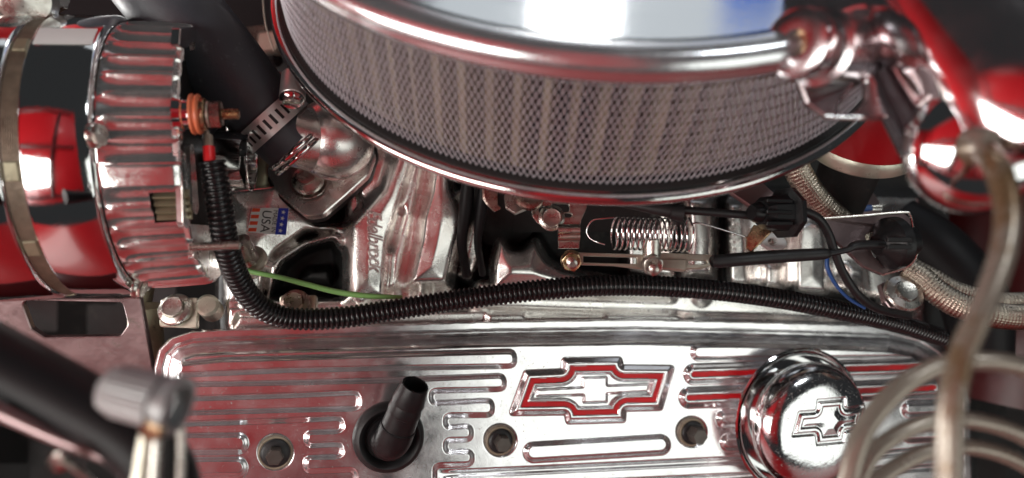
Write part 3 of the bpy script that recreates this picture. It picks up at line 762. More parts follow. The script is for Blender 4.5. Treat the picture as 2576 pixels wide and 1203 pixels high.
# head bolts with square clamps
def clampbolt(name, sq, cx, cy, lab, hr=.0068, d=.436, m='steel'):
    pl = (P(cx, cy, d), nrm([.05, .25, .97]))
    t = thing(name, lab, "bolt", P(cx, cy, d))
    mesh("square_washer", [plate(fillet(sq, 7), [], pl, .003, .0006)], MT['clad'], t)
    o_ = P(cx, cy, d)
    mesh("bolt_head", hexhead(o_, nrm([.03, .45, .9]), hr, .0062, .0015, rot=.2, flange=hr * 1.5, fh=.0022), MT[m], t, angle=30)
clampbolt("clamp_bolt", [(404, 752), (498, 748), (496, 826), (400, 822)], 444, 782, "flanged bolt on a square zinc washer beside the valve cover's rounded corner")
clampbolt("clamp_bolt", [(704, 744), (797, 742), (794, 800), (700, 800)], 744, 768, "bolt on a square washer half hidden behind the black conduit bend", hr=.0062, m='copperish')
mesh("casting_plug", [lathe([(-.01, .0068), (.008, .0068), (.0098, .0052), (.010, .0001)], P(528, 775, .445), nrm([.2, .3, .93]), 32)], MT['clad'],
     label="short round casting plug right of the square washer bolt", cat="plug")
sb = P(622, 645, .415)
stu = thing("threaded_fitting", "threaded fitting screwed in the intake between conduit and sticker", "fitting", sb)
mesh("fitting_washer", [lathe([(-.006, .0098), (-.004, .0098), (-.003, .0085), (-.003, .003)], sb, nrm([-.1, .55, .83]), 36)], MT['clad'], stu)
mesh("fitting_thread", [thread(sb, nrm([-.12, .75, .65]), .0058, -.004, .012, .0012, 28)], MT['steel'], stu, angle=20)

# ================================================================ POWER CABLE + CONDUIT + GREEN WIRE
pw = thing("power_cable", "short red power cable with crimped ring terminal bolted to the alternator stud", "cable", P(525, 360, .355))
rt = tb + A * .0128
mesh("ring_terminal", [lathe([(-.0005, .0028), (-.0005, .0062), (.0005, .0062), (.0005, .0028)], rt, A, 30), ptube([(515, 318, .356), (520, 335, .354), (524, 348, .352)], [5, 7, 9], 12, 20)], MT['clad'], pw)
mesh("crimp_sleeve", [ptube([(523, 342, .352), (525, 374, .350)], 11.5, 20, 10)], MT['clad'], pw)
mesh("red_insulation", [ptube([(525, 370, .350), (527, 400, .349), (529, 430, .349)], 14.5, 20, 12)], MT['redwire'], pw)
cpts = [(533, 404, .350), (545, 470, .352), (556, 540, .356), (570, 620, .364), (598, 700, .378), (648, 768, .392), (725, 800, .402), (850, 800, .408), (1000, 778, .414), (1200, 748, .418),
        (1400, 726, .422), (1560, 718, .428), (1750, 726, .436), (1950, 750, .446), (2130, 785, .458), (2260, 815, .475), (2370, 850, .49)]
sp = spline(np.stack([P(*c) for c in cpts]), 400); pitch = .00285; pth, s_ = resample(sp, pitch / 8)
w_ = (s_ / pitch) % 1.0
rc = .0058 + np.where(w_ < .68, .0006 * np.sin(np.pi * w_ / .68) ** .5, -.0005)
rc = rc * np.interp(s_, [0, .05, .1], [1.03, 1.03, 1.0])
V, q = tube(pth, rc, 28, caps=False)
cd = mesh("corrugated_conduit", [(V, q), tube(pth[:40], .0050, 20, caps=False)], MT['loom'], label="long black corrugated conduit bending across the engine above the valve cover", cat="conduit", angle=50)
gw = mesh("green_wire", [ptube([(600, 670, .41), (630, 683, .408), (700, 697, .41), (770, 715, .414), (850, 735, .418), (930, 745, .42), (1012, 748, .424)], [6.5, 6.5, 6.5, 7, 7.5, 7, 5], 12, 80)], MT['green'],
          label="thin light green wire running behind the black conduit bend", cat="wire")

# chrome open sleeve beside the terminal
so = P(548, 400, .397); sa = nrm([.985, -.02, -.17])
mesh("chrome_sleeve", [lathe([(-.012, .0155), (.014, .0158), (.0158, .0162), (.0170, .0172), (.0182, .0174), (.0186, .0166), (.0182, .0158), (.010, .0150), (-.01, .0150), (-.01, .0002)], so, sa, 64)], MT['chrome_dirty'],
     label="open ended chrome sleeve behind the alternator terminal", cat="sleeve", angle=40)

# ================================================================ RADIATOR HOSE, CLAMP, THERMOSTAT HOUSING
hp = [(250, -260, .40), (360, -80, .40), (440, 20, .40), (540, 140, .402), (630, 245, .405), (690, 312, .41), (742, 362, .415)]
mesh("radiator_hose", [ptube(hp, [108, 108, 108, 105, 95, 86, 82], 56, 120)], MT['hose'], label="thick black rubber radiator hose running down to the chrome thermostat housing", cat="hose", angle=50)
q0 = P(640, 258, .405); q1 = P(742, 362, .415); ha = nrm(q1 - q0)
cc = P(686, 303, .408)
clm = thing("hose_clamp", "slotted stainless hose clamp with worm screw round the radiator hose end", "hose clamp", cc)
Rb = .0212
# band with real slots: build as grid and drop slot faces
nb = 300; tb_ = np.linspace(-.0062, .0062, 13)
u, v, a = basis(ha, np.array([0, 0, 1.0]))
thb = np.linspace(0, 2 * np.pi, nb, endpoint=False)
G = cc + tb_[:, None, None] * a + Rb * (np.cos(thb)[None, :, None] * u + np.sin(thb)[None, :, None] * v)
V, q = grid(G, cv=True); q = np.array(q); ct = V[q].mean(1) - cc
tq = ct @ a; aq = np.arctan2(ct @ v, ct @ u); slotm = (np.abs(tq) < .0034) & (((aq * 30 / np.pi) % 2) < .75)
mesh("band", [(V, q[~slotm].tolist()), lathe([(-.0062, Rb), (-.0062, Rb - .0006), (.0062, Rb - .0006), (.0062, Rb)], cc, ha, 120)], MT['band'], clm, angle=40)
mesh("band_lining", [lathe([(-.0058, Rb - .0003), (.0058, Rb - .0003)], cc, ha, 120)], MT['rubber'], clm)
sc = P(737, 225, .385); sd = nrm(P(733, 268, .379) - sc)
mesh("worm_housing", [lathe([(-.010, .0001), (-.010, .0062), (-.009, .0068), (.006, .0068), (.0066, .0062), (.0066, .0001)], sc, sd, 40)], MT['band'], clm)
mesh("worm_screw", hexhead(sc, sd, .0054, .003, .0068, flange=.0066), MT['chrome_dirty'], clm, angle=30)
thd = thing("thermostat_housing", "chrome thermostat housing elbow with diamond flange and yellow zinc bolt", "thermostat housing", P(840, 400, .43))
neck = [(742, 362, .415), (775, 385, .42), (815, 385, .432), (850, 360, .447)]
mesh("elbow", [ptube([(700, 318, .411), (740, 340, .414), (785, 350, .42), (838, 356, .430)], [78, 79, 82, 84], 48, 60)], MT['alu'], thd, angle=60)
ths = np.linspace(0, np.pi, 40); pos = P(838, 352, .428)
mesh("dome", [lathe([(-.0245 * math.cos(t), .0245 * math.sin(t) + .00001) for t in ths], pos, N_UP, 64)], MT['alu'], thd, angle=60)
for tq_ in (.006, .0095):
    mesh("hose_bead", [lathe([(tq_ + .0016 * math.sin(t), .0190 + .0012 * math.cos(t)) for t in np.linspace(0, 2 * np.pi, 12)], q1 - ha * .004, ha, 60)], MT['chrome'], thd)
FPL = (P(800, 440, .450), nrm(N_UP * .72 + np.array([0, -.08, .5])))
fl = fillet([(668, 432), (682, 398), (760, 380), (880, 300), (930, 330), (944, 388), (925, 440), (868, 492), (812, 540), (770, 546), (738, 520), (700, 486)], 34, 8)
mesh("flange", [plate(fl, [], FPL, .006, .0006)], MT['alu'], thd)
mesh("flange_gasket", [plate(offset_in(fl, -7), [], (FPL[0] - FPL[1] * .006, FPL[1]), .007, .001)], MT['rubber'], thd)
tb_o = ON(778, 462, FPL, .0005); bx = nrm(N_UP + np.array([.0, -.05, .3]))
mesh("flange_bolt", hexhead(tb_o, bx, .0062, .0058, .0032, flange=.0100, fh=.003) + [lathe([(-.0, .0112), (.0008, .0112), (.0010, .008)], tb_o, bx, 36)], MT['steel'], thd, angle=30)
mesh("bolt_boss", [lathe([(-.022, .0085), (-.008, .0080), (-.006, .0072)], tb_o - FPL[1] * .004, N_UP, 32)], MT['ochre'], thd)
mesh("water_pump_casting", [ptube([(640, 560, .47), (655, 480, .462), (672, 420, .462), (700, 395, .47)], [26, 28, 30, 30], 20, 40), ptube([(600, 470, .48), (650, 440, .47)], [30, 26], 18, 10)], MT['ochre'],
     label="greasy ochre cast metal behind the chrome sleeve", cat="engine casting")

# ================================================================ CARBURETOR AND LINKAGES
cb = thing("carburetor", "dark carburetor body with lever plates under the air cleaner", "carburetor", P(1450, 500, .45))
up3 = N_UP
mesh("body", [rbox(P(1420, 455, .50), [1, 0, 0], up3, np.cross([1, 0, 0], up3), .062, .026, .03, .006),
              lathe([(-.03, .026), (.03, .026)], P(1262, 480, .50), up3, 40), lathe([(-.03, .022), (.03, .022)], P(1600, 480, .50), up3, 40)], MT['dark'], cb, angle=40)
for x_, r_ in ((1166, 15), (1206, 12)):
    mesh("black_pipe", [ptube([(x_ + 14, 430, .45), (x_ + 6, 520, .455), (x_ - 4, 610, .465), (x_ + 8, 690, .485)], [r_, r_ + 3, r_ - 2, r_ - 3], 18, 30)], MT['paper'], cb)
CPL = (P(1380, 540, .405), nrm([.05, .15, .98]))
def z6(x, y): return (1159.2 + .3211 * x, 418.6 + .3211 * y)
lev = fillet([z6(*p) for p in ((600, 250), (1010, 250), (985, 330), (945, 420), (935, 480), (760, 480), (755, 462), (660, 470), (600, 440), (560, 390), (552, 330))], 8)
mesh("throttle_lever", [plate(lev, [circ(*z6(645, 345), 11, n=18), fillet([z6(712, 292), z6(848, 292), z6(852, 358), z6(712, 362)], 7), circ(*z6(838, 382), 11, 6, n=18)], CPL, .0022, .0004)], MT['steel'], cb)
mesh("lever_screw", hexhead(P(*z6(712, 405), .404), CPL[1], .0060, .0012, 0, flange=.0075, fh=.0010), MT['steel'], cb, angle=30)
mesh("rolled_tab", [ptube([z6(762, 500) + (.402,), z6(932, 500) + (.402,)], 15, 20, 8), ptube([z6(762, 545) + (.404,), z6(932, 545) + (.404,)], 14, 20, 8),
                    plate([z6(762, 470), z6(935, 470), z6(930, 640), z6(766, 640)], [], (CPL[0] - CPL[1] * .001, CPL[1]), .003, .0004)], MT['steel'], cb)
mesh("choke_lever", [plate(fillet([z6(178, 170), z6(290, 150), z6(292, 300), z6(330, 330), z6(270, 355), z6(215, 300), z6(180, 245)], 5), [], (P(1230, 500, .40), nrm([.3, .1, .95])), .003, .0005)], MT['copperish'], cb)
mesh("fast_idle_cam", [plate(fillet([z6(335, 215), z6(520, 200), z6(620, 240), z6(540, 320), z6(425, 370), z6(350, 320)], 8), [], (P(1310, 500, .402), nrm([.0, .3, .95])), .003, .0005)], MT['steel'], cb)
mesh("cam_nut", [lathe([(0, .0080), (.0022, .0078), (.003, .006), (.003, .0045), (.001, .004), (.001, .0001)], P(*z6(540, 248), .398), nrm([0, .45, .9]), 28)], MT['copperish'], cb)
# throttle rod
tr = thing("throttle_rod", "zinc throttle rod with brass coloured nut linking carburetor lever and cable", "linkage rod", P(1500, 660, .40))
mesh("ball_stud_nut", hexhead(P(*z6(862, 735), .394), nrm([.05, -.25, .96]), .0056, .0045, 0, rot=.3, flange=.0058), MT['brass'], tr, angle=30)
mesh("stud_tip", [thread(P(*z6(866, 748), .390), nrm([.05, -.3, .95]), .0028, .0, .004)], MT['steel'], tr, angle=20)
RPL = (P(1520, 655, .402), nrm([.1, .2, .97]))
mesh("flat_rod", [plate(fillet([z6(880, 672), z6(1450, 690), z6(1460, 735), z6(1440, 808), z6(1200, 778), z6(880, 768)], 6), [fillet([z6(960, 700), z6(1380, 712), z6(1380, 765), z6(960, 752)], 4)], RPL, .0022, .0004)], MT['clad'], tr)
mesh("cable_end_clip", [plate(fillet([z6(1560, 725), z6(1770, 728), z6(1770, 820), z6(1560, 800)], 5), [], RPL, .005, .0006, off=.002),
                        plate(fillet([z6(1440, 672), z6(1960, 690), z6(2000, 730), z6(1990, 770), z6(1900, 800), z6(1760, 805), z6(1440, 760)], 8), [fillet([z6(1780, 735), z6(1930, 738), z6(1930, 765), z6(1780, 770)], 5)], RPL, .0025, .0004)], MT['clad'], tr)
mesh("pivot_bolt", hexhead(P(*z6(1500, 770), .396), nrm([.0, -.2, .98]), .0058, .004, 0, flange=.006) + [thread(P(*z6(1508, 800), .391), nrm([0, -.3, .95]), .0026, .0, .004), lathe([(0, .0052), (.012, .0052), (.012, .001)], P(*z6(1495, 740), .402), nrm([0, 1, .1]), 20)], MT['steel'], tr, angle=30)
# return spring
ca = np.array(P(*z6(1195, 520), .402)); cb_ = np.array(P(*z6(1745, 540), .408)); sax = nrm(cb_ - ca)
u, v, a = basis(sax, np.array([0, 0, 1.0])); nt_ = 13.5; tt_ = np.linspace(0, 1, 500)
hel = ca + tt_[:, None] * (cb_ - ca) + .0092 * (np.cos(tt_ * nt_ * 2 * np.pi)[:, None] * u + np.sin(tt_ * nt_ * 2 * np.pi)[:, None] * v)
ring = [P(*z6(1790, 410), .405), P(*z6(1825, 500), .40), P(*z6(1800, 640), .402), P(*z6(1770, 660), .405), P(*z6(1755, 560), .41), P(*z6(1765, 450), .41), P(*z6(1790, 405), .405)]
rs = mesh("return_spring", [tube(hel, .00062, 8), tube(spline(ring, 40), .0006, 8), ptube([z6(1810, 452) + (.402,), z6(1870, 445) + (.402,), z6(2080, 505) + (.404,), z6(2230, 555) + (.406,), z6(2260, 590) + (.407,)], 2.4, 8, 40),
     ptube([z6(1200, 400) + (.402,), z6(1120, 408) + (.402,), z6(1030, 425) + (.403,), z6(985, 500) + (.404,), z6(1010, 560) + (.404,), z6(1060, 590) + (.403,), z6(1130, 612) + (.402,)], 2.2, 8, 60)], MT['chrome'],
     label="steel coil return spring stretched behind the throttle rod", cat="spring", angle=60)
# throttle cable with boot and clip
def z7(x, y, d): return (1674.4 + .3211 * x, 418.6 + .3211 * y, d)
tc = thing("throttle_cable", "black throttle cable with rubber boot and square clip below the air cleaner", "cable", P(1850, 540, .39))
mesh("rubber_boot", [ptube([z6(1000, 268) + (.385,), z6(1300, 300) + (.382,), z6(1600, 345) + (.38,), z6(1740, 365) + (.38,)], [5, 9, 17, 19], 24, 30), ptube([z6(1640, 360) + (.379,), z6(1735, 368) + (.379,)], [18, 22], 24, 6), ptube([z6(1680, 400) + (.382,), z6(1710, 440) + (.385,)], [12, 9], 16, 6)], MT['rubber'], tc, angle=40)
mesh("cable_sheath", [ptube([z7(60, 340, .382), z7(160, 345, .383), z7(430, 365, .386), z7(720, 390, .39)], 10.5, 18, 50)], MT['rubber'], tc)
mesh("lower_sheath", [ptube([z7(990, 345, .397), z7(1100, 360, .40), z7(1200, 415, .403), z7(1275, 530, .407), z7(1320, 660, .41), z7(1400, 850, .415), z7(1520, 1020, .42), z7(1680, 1120, .43), z7(1900, 1170, .445)], [12, 12, 12, 11.5, 11, 11, 11, 11, 11], 18, 120)], MT['rubber'], tc)
kc = P(*z7(850, 365, .39)); kx = nrm(P(*z7(990, 375, .398)) - P(*z7(720, 370, .388)))
mesh("cable_clip", [lathe([(-.010, .0001), (-.010, .007), (-.006, .0095), (.006, .0105), (.007, .0145), (.010, .0145), (.0105, .0095), (.0105, .0001)], kc, kx, 8, ref=np.array([0, 1, .4]))] +
     [rbox(kc + np.array([0, dy, .009]) - kx * .001, kx, [0, 1, 0], [0, 0, 1], .009, .0011, .0020, .0004) for dy in (-.006, 0, .006)], MT['plastic'], tc, angle=25)
mesh("cable_clip_barb", [lathe([(0, .0001), (0, .0040), (.003, .0055), (.010, .0048), (.010, .0001)], kc - kx * .016, kx, 24)], MT['plastic'], tc)
# lower (kickdown) cable
kd = thing("kickdown_cable", "thick black sleeved kickdown cable leading from the throttle rod to the steel bracket", "cable", P(1950, 630, .41))
mesh("thick_sleeve", [ptube([z7(385, 745, .398), z7(420, 743, .398), z7(800, 712, .402), z7(1200, 688, .406), z7(1280, 684, .407)], [15, 17, 17, 15, 11], 20, 50)], MT['rubber'], kd)
mesh("thin_section", [ptube([z7(1270, 685, .407), z7(1420, 655, .41), z7(1500, 620, .412), z7(1760, 610, .42)], [9, 8, 12, 11], 16, 40)], MT['rubber'], kd)
mesh("locking_clip", [lathe([(-.012, .0001), (-.012, .006), (-.010, .008), (-.006, .014), (-.004, .0155), (.002, .0155), (.003, .0135), (.004, .010), (.012, .009), (.013, .0001)], P(*z7(1790, 600, .425)), nrm([.97, .1, -.2]), 28, ref=np.array([0, 1, .2]))] +
     [rbox(P(*z7(1830, yy, .41)), [1, 0, 0], [0, 1, 0], [0, 0, 1], .007, .0014, .001, .0003) for yy in (575, 632)], MT['plastic'], kd, angle=25)
# brackets
br = thing("cable_bracket", "bent steel cable bracket holding both black cables at the back of the intake", "bracket", P(2180, 620, .43))
KPL = (P(2200, 620, .43), nrm([.25, .2, .95]))
mesh("bracket_plate", [plate(fillet([z7(1240, 410, 0)[:2], z7(1870, 368, 0)[:2], z7(1915, 400, 0)[:2], z7(1955, 620, 0)[:2], z7(1935, 725, 0)[:2], z7(1860, 790, 0)[:2], z7(1700, 850, 0)[:2], z7(1560, 790, 0)[:2], z7(1420, 660, 0)[:2], z7(1300, 560, 0)[:2]], 6),
     [fillet([z7(1560, 540, 0)[:2], z7(1700, 470, 0)[:2], z7(1850, 480, 0)[:2], z7(1890, 620, 0)[:2], z7(1840, 720, 0)[:2], z7(1640, 720, 0)[:2]], 10)], KPL, .0025, .0005)], MT['bracket'], br)
mesh("folded_rim", [ptube([z7(1240, 408, .425), z7(1550, 385, .424), z7(1860, 360, .424), z7(1915, 385, .424), z7(1940, 500, .424), z7(1972, 620, .424), z7(1950, 730, .425), z7(1870, 795, .427), z7(1690, 850, .43)], 3.6, 10, 120)], MT['steel'], br)
mesh("dark_gusset", [plate([z7(490, 185, 0)[:2], z7(745, 110, 0)[:2], z7(880, 235, 0)[:2], z7(800, 300, 0)[:2], z7(700, 330, 0)[:2]], [], (P(1900, 500, .41), nrm([.1, .4, .9])), .003, .0005)], MT['bracket'], br)
mesh("bronze_tab", [plate(fillet([z7(690, 455, 0)[:2], z7(790, 480, 0)[:2], z7(838, 505, 0)[:2], z7(670, 675, 0)[:2], z7(630, 640, 0)[:2], z7(632, 560, 0)[:2]], 4), [], (P(1910, 600, .402), nrm([-.3, .2, .93])), .003, .0005)], MT['brass'], br)
mesh("oval_washer", [plate(circ(*z7(848, 588, 0)[:2], 34, 21, 36, rot=.25), [circ(*z7(838, 588, 0)[:2], 11, 9, 18)], (P(1945, 608, .425), nrm([.1, .2, .97])), .003, .0006)], MT['white'], br)
mesh("tap_screw", [thread(P(*z7(836, 590, .432)), nrm([.1, .2, .97]), .0024, -.002, .003)], MT['steel'], br, angle=20)
ab = thing("angle_bracket_bolt", "bolt on a small angle bracket at the right end of the black conduit", "bolt", P(*z7(1850, 1000, .46)))
mesh("angle_bracket", [plate(fillet([z7(1680, 920, 0)[:2], z7(1760, 890, 0)[:2], z7(1980, 1000, 0)[:2], z7(1960, 1100, 0)[:2], z7(1760, 1110, 0)[:2], z7(1720, 1060, 0)[:2]], 5), [], (P(*z7(1850, 1010, .465)), nrm([.1, .4, .9])), .004, .0006)], MT['bracket'], ab)
mesh("bolt_head", hexhead(P(*z7(1860, 1000, .46)), nrm([.05, .5, .86]), .0075, .006, 0, flange=.0125, fh=.0025), MT['steel'], ab, angle=30)

# braided hoses
def braid(name, pts, r, lab, grp=None):
    p = spline(np.stack([P(*c) for c in pts]), 200); p, s = resample(p, .00055)
    kk = 14
    def rm(s, th):
        a1 = kk * th + s * 1450; a2 = kk * th - s * 1450
        return 1 + .055 * np.sin(a1) * np.sin(a2) + .035 * np.sign(np.sin(a1) * np.cos(a2))
    return mesh(name, [tube(p, r, 84, rmod=rm)], MT['braid'], label=lab, cat="braided hose", angle=None, group=grp)
braid("braided_hose", [z7(980, -80, .45), z7(1060, 80, .452), z7(1180, 250, .456), z7(1330, 400, .462), z7(1480, 520, .47), z7(1600, 620, .48)], .0078, "braided steel hose coming out from under the air cleaner and passing behind the cable bracket")
braid("braided_hose", [z7(1880, 800, .47), z7(2000, 880, .465), z7(2130, 990, .46), z7(2300, 1090, .455), z7(2500, 1150, .45), z7(2700, 1180, .45), z7(2900, 1170, .45)], .0078, "braided steel hose at the right edge passing behind the tall plug wire")
braid("braided_hose", [z7(1930, 790, .49), z7(2100, 880, .485), z7(2300, 985, .48), z7(2600, 1060, .475), z7(2900, 1060, .475)], .0062, "thinner braided hose just above the other at the right edge")
mesh("blue_wire", [ptube([z7(1265, 700, .42), z7(1270, 800, .42), z7(1330, 920, .422), z7(1430, 1030, .426), z7(1560, 1110, .43)], [5, 5.5, 5, 4.5, 4], 12, 60)], MT['blue'], label="thin blue wire curving down beside the thin black cable", cat="wire")
be = thing("blue_connector", "blue crimp connector with two bare prongs above the cable bracket", "connector", P(*z7(1560, 330, .5)))
mesh("blue_sleeve", [ptube([z7(1400, 380, .5), z7(1500, 340, .5), z7(1610, 325, .5)], [5, 8, 8], 14, 20)], MT['blue'], be)
mesh("prong", [ptube([z7(1605, 315, .5), z7(1690, 312, .5)], 3, 8, 6)], MT['steel'], be)
mesh("prong", [ptube([z7(1605, 338, .5), z7(1690, 340, .5)], 3, 8, 6)], MT['steel'], be)
mesh("sender_unit", [lathe([(-.02, .017), (.0, .017), (.004, .014), (.006, .001)], P(*z7(1520, 310, .53)), nrm([.2, .3, .9]), 32)], MT['bracket'], label="grey round sender unit behind the blue connector", cat="sender")

# distributor (red) behind
dp = P(2185, 300, .45)
dst = thing("distributor", "red distributor cap with metal rim right of the air cleaner", "distributor", dp)
mesh("red_cap", [lathe([(-.012, .034), (.0, .0335), (.03, .030), (.034, .026), (.036, .0001)], dp, nrm([.0, .75, .66]), 64)], MT['red'], dst, angle=50)
mesh("metal_rim", [lathe([(-.022, .033), (-.020, .0355), (-.014, .036), (-.011, .0345)], dp, nrm([.0, .75, .66]), 64)], MT['clad'], dst)
mesh("distributor_shaft", [lathe([(-.07, .018), (-.022, .020)], dp, nrm([.0, .75, .66]), 40)], MT['dark'], dst)

# ================================================================ FAR BACKGROUND PIECES
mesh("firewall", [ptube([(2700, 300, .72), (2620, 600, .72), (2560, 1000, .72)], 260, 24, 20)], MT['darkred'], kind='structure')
mesh("heater_pipe", [ptube([(2250, 560, .6), (2360, 640, .58), (2450, 760, .57), (2470, 900, .57)], [70, 80, 80, 70], 24, 40)], MT['paper'], label="wide black duct in the dark corner right of the cable bracket", cat="duct")
mesh("fan_shroud", [rbox(P(330, 20, .62), [1, 0, 0], [0, 1, 0], [0, 0, 1], .13, .05, .01, .004)], MT['paper'], label="black fan shroud behind the alternator", cat="fan shroud")
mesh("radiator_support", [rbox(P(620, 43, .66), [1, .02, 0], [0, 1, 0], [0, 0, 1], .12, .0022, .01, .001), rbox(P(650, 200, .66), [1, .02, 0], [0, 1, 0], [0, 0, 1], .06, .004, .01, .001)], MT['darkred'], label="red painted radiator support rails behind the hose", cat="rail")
mesh("bracket_block", [rbox(P(650, 98, .62), [1, .1, 0], [0, 1, 0], [0, 0, 1], .011, .010, .01, .002), rbox(P(682, 112, .61), [1, .1, 0], [0, 1, 0], [0, 0, 1], .009, .009, .01, .002)], MT['clad'], label="small pale metal blocks between hose and air cleaner", cat="bracket")
mesh("hood_cable", [ptube([(660, -20, .5), (668, 60, .5), (690, 130, .5)], 2.2, 8, 20)], MT['clad'], label="thin pale cable hanging left of the air cleaner rim", cat="cable")
tbn = P(60, -5, .36)
tlb = thing("pivot_bolt", "large zinc bolt and nut above the alternator at the top left corner", "bolt", tbn)
mesh("bolt_head", [lathe([(0, .0001), (0, .013), (.003, .0155), (.008, .0155), (.012, .012), (.014, .0001)], tbn, nrm([.5, -.3, .8]), 40)], MT['steel'], tlb)
mesh("nut", hexhead(P(118, 0, .375), nrm([.9, .3, .3]), .008, .008, 0), MT['steel'], tlb, angle=30)
mesh("fan_strut", [ptube([(425, -20, .5), (428, 60, .5), (436, 80, .5)], 10, 12, 10)], MT['ochre'], label="narrow brown strut between the fan shroud and the hose", cat="strut")

# ================================================================ NEAR, OUT OF FOCUS
# spark plug wires
def wire(pts, r, lab, m='cream'):
    return mesh("spark_plug_wire", [ptube(pts, r, 24, 120)], MT[m], label=lab, cat="spark plug wire", group="pale plug wires over the breather cap", angle=60)
wire([(2478, 385, .226), (2512, 430, .217), (2534, 530, .21), (2522, 640, .205), (2475, 770, .20), (2425, 880, .198), (2395, 1000, .196), (2388, 1120, .195), (2385, 1300, .195)], [30, 32, 31, 31, 30, 31, 32, 33, 33], "thick pale plug wire dropping from the chrome dome down the right edge")
wire([(2750, 1000, .24), (2640, 950, .24), (2540, 915, .24), (2440, 908, .24), (2350, 925, .24), (2265, 975, .238), (2195, 1050, .236), (2155, 1130, .234), (2120, 1280, .232)], [26, 26, 26, 25, 25, 26, 27, 27, 27], "uppermost of the three pale plug wires arching over the breather cap")
wire([(2740, 1230, .255), (2650, 1150, .255), (2560, 1090, .255), (2450, 1058, .255), (2350, 1060, .254), (2260, 1092, .252), (2190, 1150, .25), (2140, 1260, .248)], 22, "middle of the three pale plug wires arching over the breather cap")
wire([(2730, 1320, .265), (2640, 1215, .265), (2550, 1155, .265), (2450, 1125, .265), (2360, 1130, .265), (2280, 1160, .264), (2200, 1215, .262), (2150, 1280, .26)], 21, "lowest of the three pale plug wires arching over the breather cap")

# chrome canister, bracket and boss at the upper right
cy0 = P(2235, -160, .27); cy1 = P(2560, 330, .235); cax = nrm(cy1 - cy0)
can = thing("chrome_canister", "large blurred chrome canister reflecting red at the upper right corner", "canister", cy0)
mesh("canister_body", [lathe([(-.04, .029), (0, .029), (.055, .029), (.080, .0285), (.084, .026), (.085, .0001)], P(2330, -60, .275), cax, 80)], MT['canister'], can, angle=50)
bo = P(2018, 112, .262); bax = nrm([-.80, -.05, .60])
bk = thing("chrome_brace", "blurred chrome brace with a round drilled boss in front of the air cleaner", "brace", bo)
mesh("boss", [lathe([(-.034, .0001), (-.034, .0125), (-.030, .0145), (-.010, .0145), (-.009, .0120), (-.004, .0118), (-.003, .0122), (.001, .0132), (.0045, .0125), (.0055, .0105), (.005, .0050), (.002, .0046), (-.002, .0046)], bo, bax, 48)], MT['chrome_soft'], bk, angle=50)
mesh("boss_hole", [cap(bo, bax, .0008, .0046, 24)], MT['brass'], bk)
KB = (P(2150, 240, .272), nrm([-.1, .1, .98]))
mesh("gusset", [plate(fillet([(1996, 170), (2060, 200), (2180, 150), (2232, 250), (2238, 296), (2082, 298), (2030, 260)], 8), [fillet([(2110, 262), (2160, 200), (2178, 205), (2180, 250), (2150, 285), (2112, 288)], 5)], KB, .004, .001)], MT['chrome_soft'], bk)
mesh("lower_lip", [ptube([(2074, 294, .268), (2150, 296, .268), (2228, 294, .268)], 6, 12, 20)], MT['chrome'], bk)
a0 = P(2165, 95, .285); a1 = P(2350, 455, .262); ad = nrm(a1 - a0); an = nrm([-.25, .1, .95]); aw = nrm(np.cross(ad, an))
mesh("arm", [rbox((a0 + a1) / 2, ad, aw, np.cross(ad, aw), np.linalg.norm(a1 - a0) / 2, .0062, .004, .0018),
             rbox((a0 + a1) / 2 + aw * .0045 + an * .004, ad, aw, an, np.linalg.norm(a1 - a0) / 2, .0012, .0025, .0008),
             rbox((a0 + a1) / 2 - aw * .0045 + an * .004, ad, aw, an, np.linalg.norm(a1 - a0) / 2, .0012, .0025, .0008)], MT['dgrey'], bk)
dm = P(2462, 372, .245)
dmt = thing("chrome_dome", "blurred chrome dome at the right edge where the tall plug wire begins", "dome", dm)
mesh("dome_shell", [lathe([(-.006, .0225), (-.004, .0232), (-.001, .0226), (.003, .020), (.006, .014), (.008, .007), (.0085, .0001)], dm, nrm([-.25, -.12, .95]), 64)], MT['chrome'], dmt, angle=50)
mesh("wire_boot", [lathe([(.0, .0065), (.006, .0058), (.009, .0045), (.010, .0001)], P(2450, 368, .238), nrm([.1, -.1, .95]), 32)], MT['cream'], dmt)

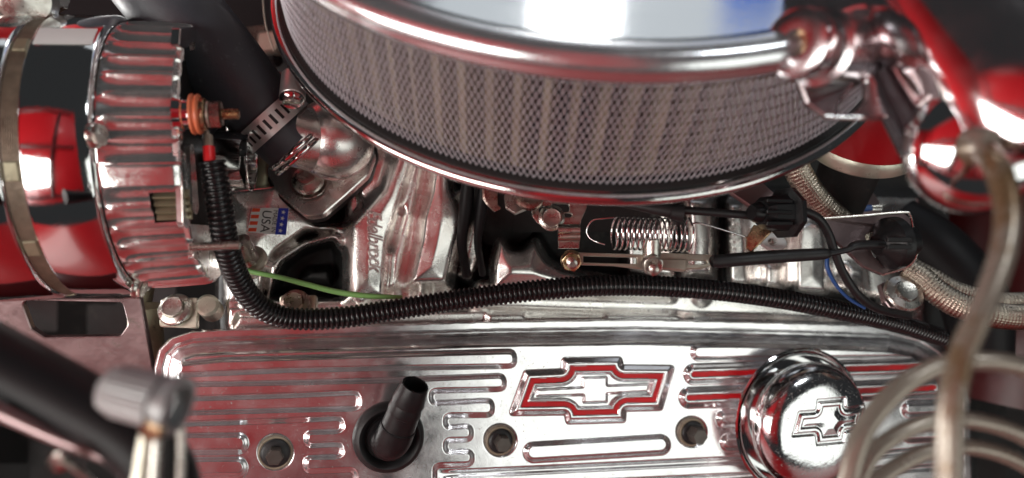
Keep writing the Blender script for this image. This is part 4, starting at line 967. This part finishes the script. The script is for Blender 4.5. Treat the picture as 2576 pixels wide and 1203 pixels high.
# lower left, very near
nh = thing("brace_tube", "blurred black brace tube crossing the lower left corner", "tube", P(200, 1010, .23))
mesh("tube_body", [ptube([(-160, 830, .25), (0, 915, .24), (180, 1010, .23), (330, 1100, .222), (400, 1180, .22), (430, 1290, .22)], [88, 88, 86, 84, 84, 84], 40, 60)], MT['paper'], nh, angle=60)
mesh("tan_edge", [ptube([(-120, 985, .225), (0, 1035, .222), (140, 1100, .218), (300, 1168, .215), (420, 1240, .214)], [20, 22, 18, 13, 10], 16, 40)], MT['bracket'], nh)
kp = P(362, 1000, .205); ka = nrm([.97, -.22, .1])
kn = thing("knurled_cap", "blurred grey knurled cap beside the left end of the valve cover", "cap", kp)
mesh("cap_body", [lathe([(-.0125, .0001), (-.0125, .003), (-.011, .0060), (-.007, .0075), (.005, .0078), (.0055, .0001)], kp, ka, 96, rmod=lambda t, th, R: R * (1 + .02 * np.sign(np.sin(th * 30))))], MT['greyknurl'], kn, angle=40)
mesh("cap_collar", [lathe([(.0055, .0070), (.0075, .0070), (.0078, .0086), (.0108, .0086), (.0112, .006)], kp, ka, 60)], MT['greyknurl'], kn)
fb = P(400, 1140, .205)
ft = thing("hose_fitting", "blurred zinc fitting with tall posts below the knurled cap", "fitting", fb)
mesh("fitting_post", [ptube([(372, 1060, .203), (365, 1130, .203), (350, 1260, .203)], [14, 20, 24], 20, 12)], MT['clad'], ft)
mesh("fitting_post", [ptube([(395, 1085, .2), (392, 1150, .2), (385, 1260, .2)], [10, 12, 14], 16, 12)], MT['steel'], ft)
mesh("fitting_post", [ptube([(455, 1070, .21), (456, 1150, .21), (450, 1260, .21)], [12, 11, 12], 16, 12)], MT['steel'], ft)
mesh("fitting_core", [ptube([(425, 1050, .212), (425, 1150, .212), (420, 1260, .212)], 26, 20, 12)], MT['dark'], ft)
mesh("fitting_nut", hexhead(P(385, 1082, .198), nrm([.1, .2, .97]), .0028, .002, 0, flange=.0032), MT['brass'], ft, angle=30)
sn = P(155, 1160, .21)
mesh("small_screw", hexhead(sn, nrm([-.3, .4, .85]), .0026, .002, 0, flange=.003) + [ptube([(160, 1160, .212), (205, 1190, .216), (240, 1225, .22)], [9, 9, 8], 12, 10)], MT['steel'],
     label="tiny blurred screw on the brace near the bottom left corner", cat="screw", angle=30)
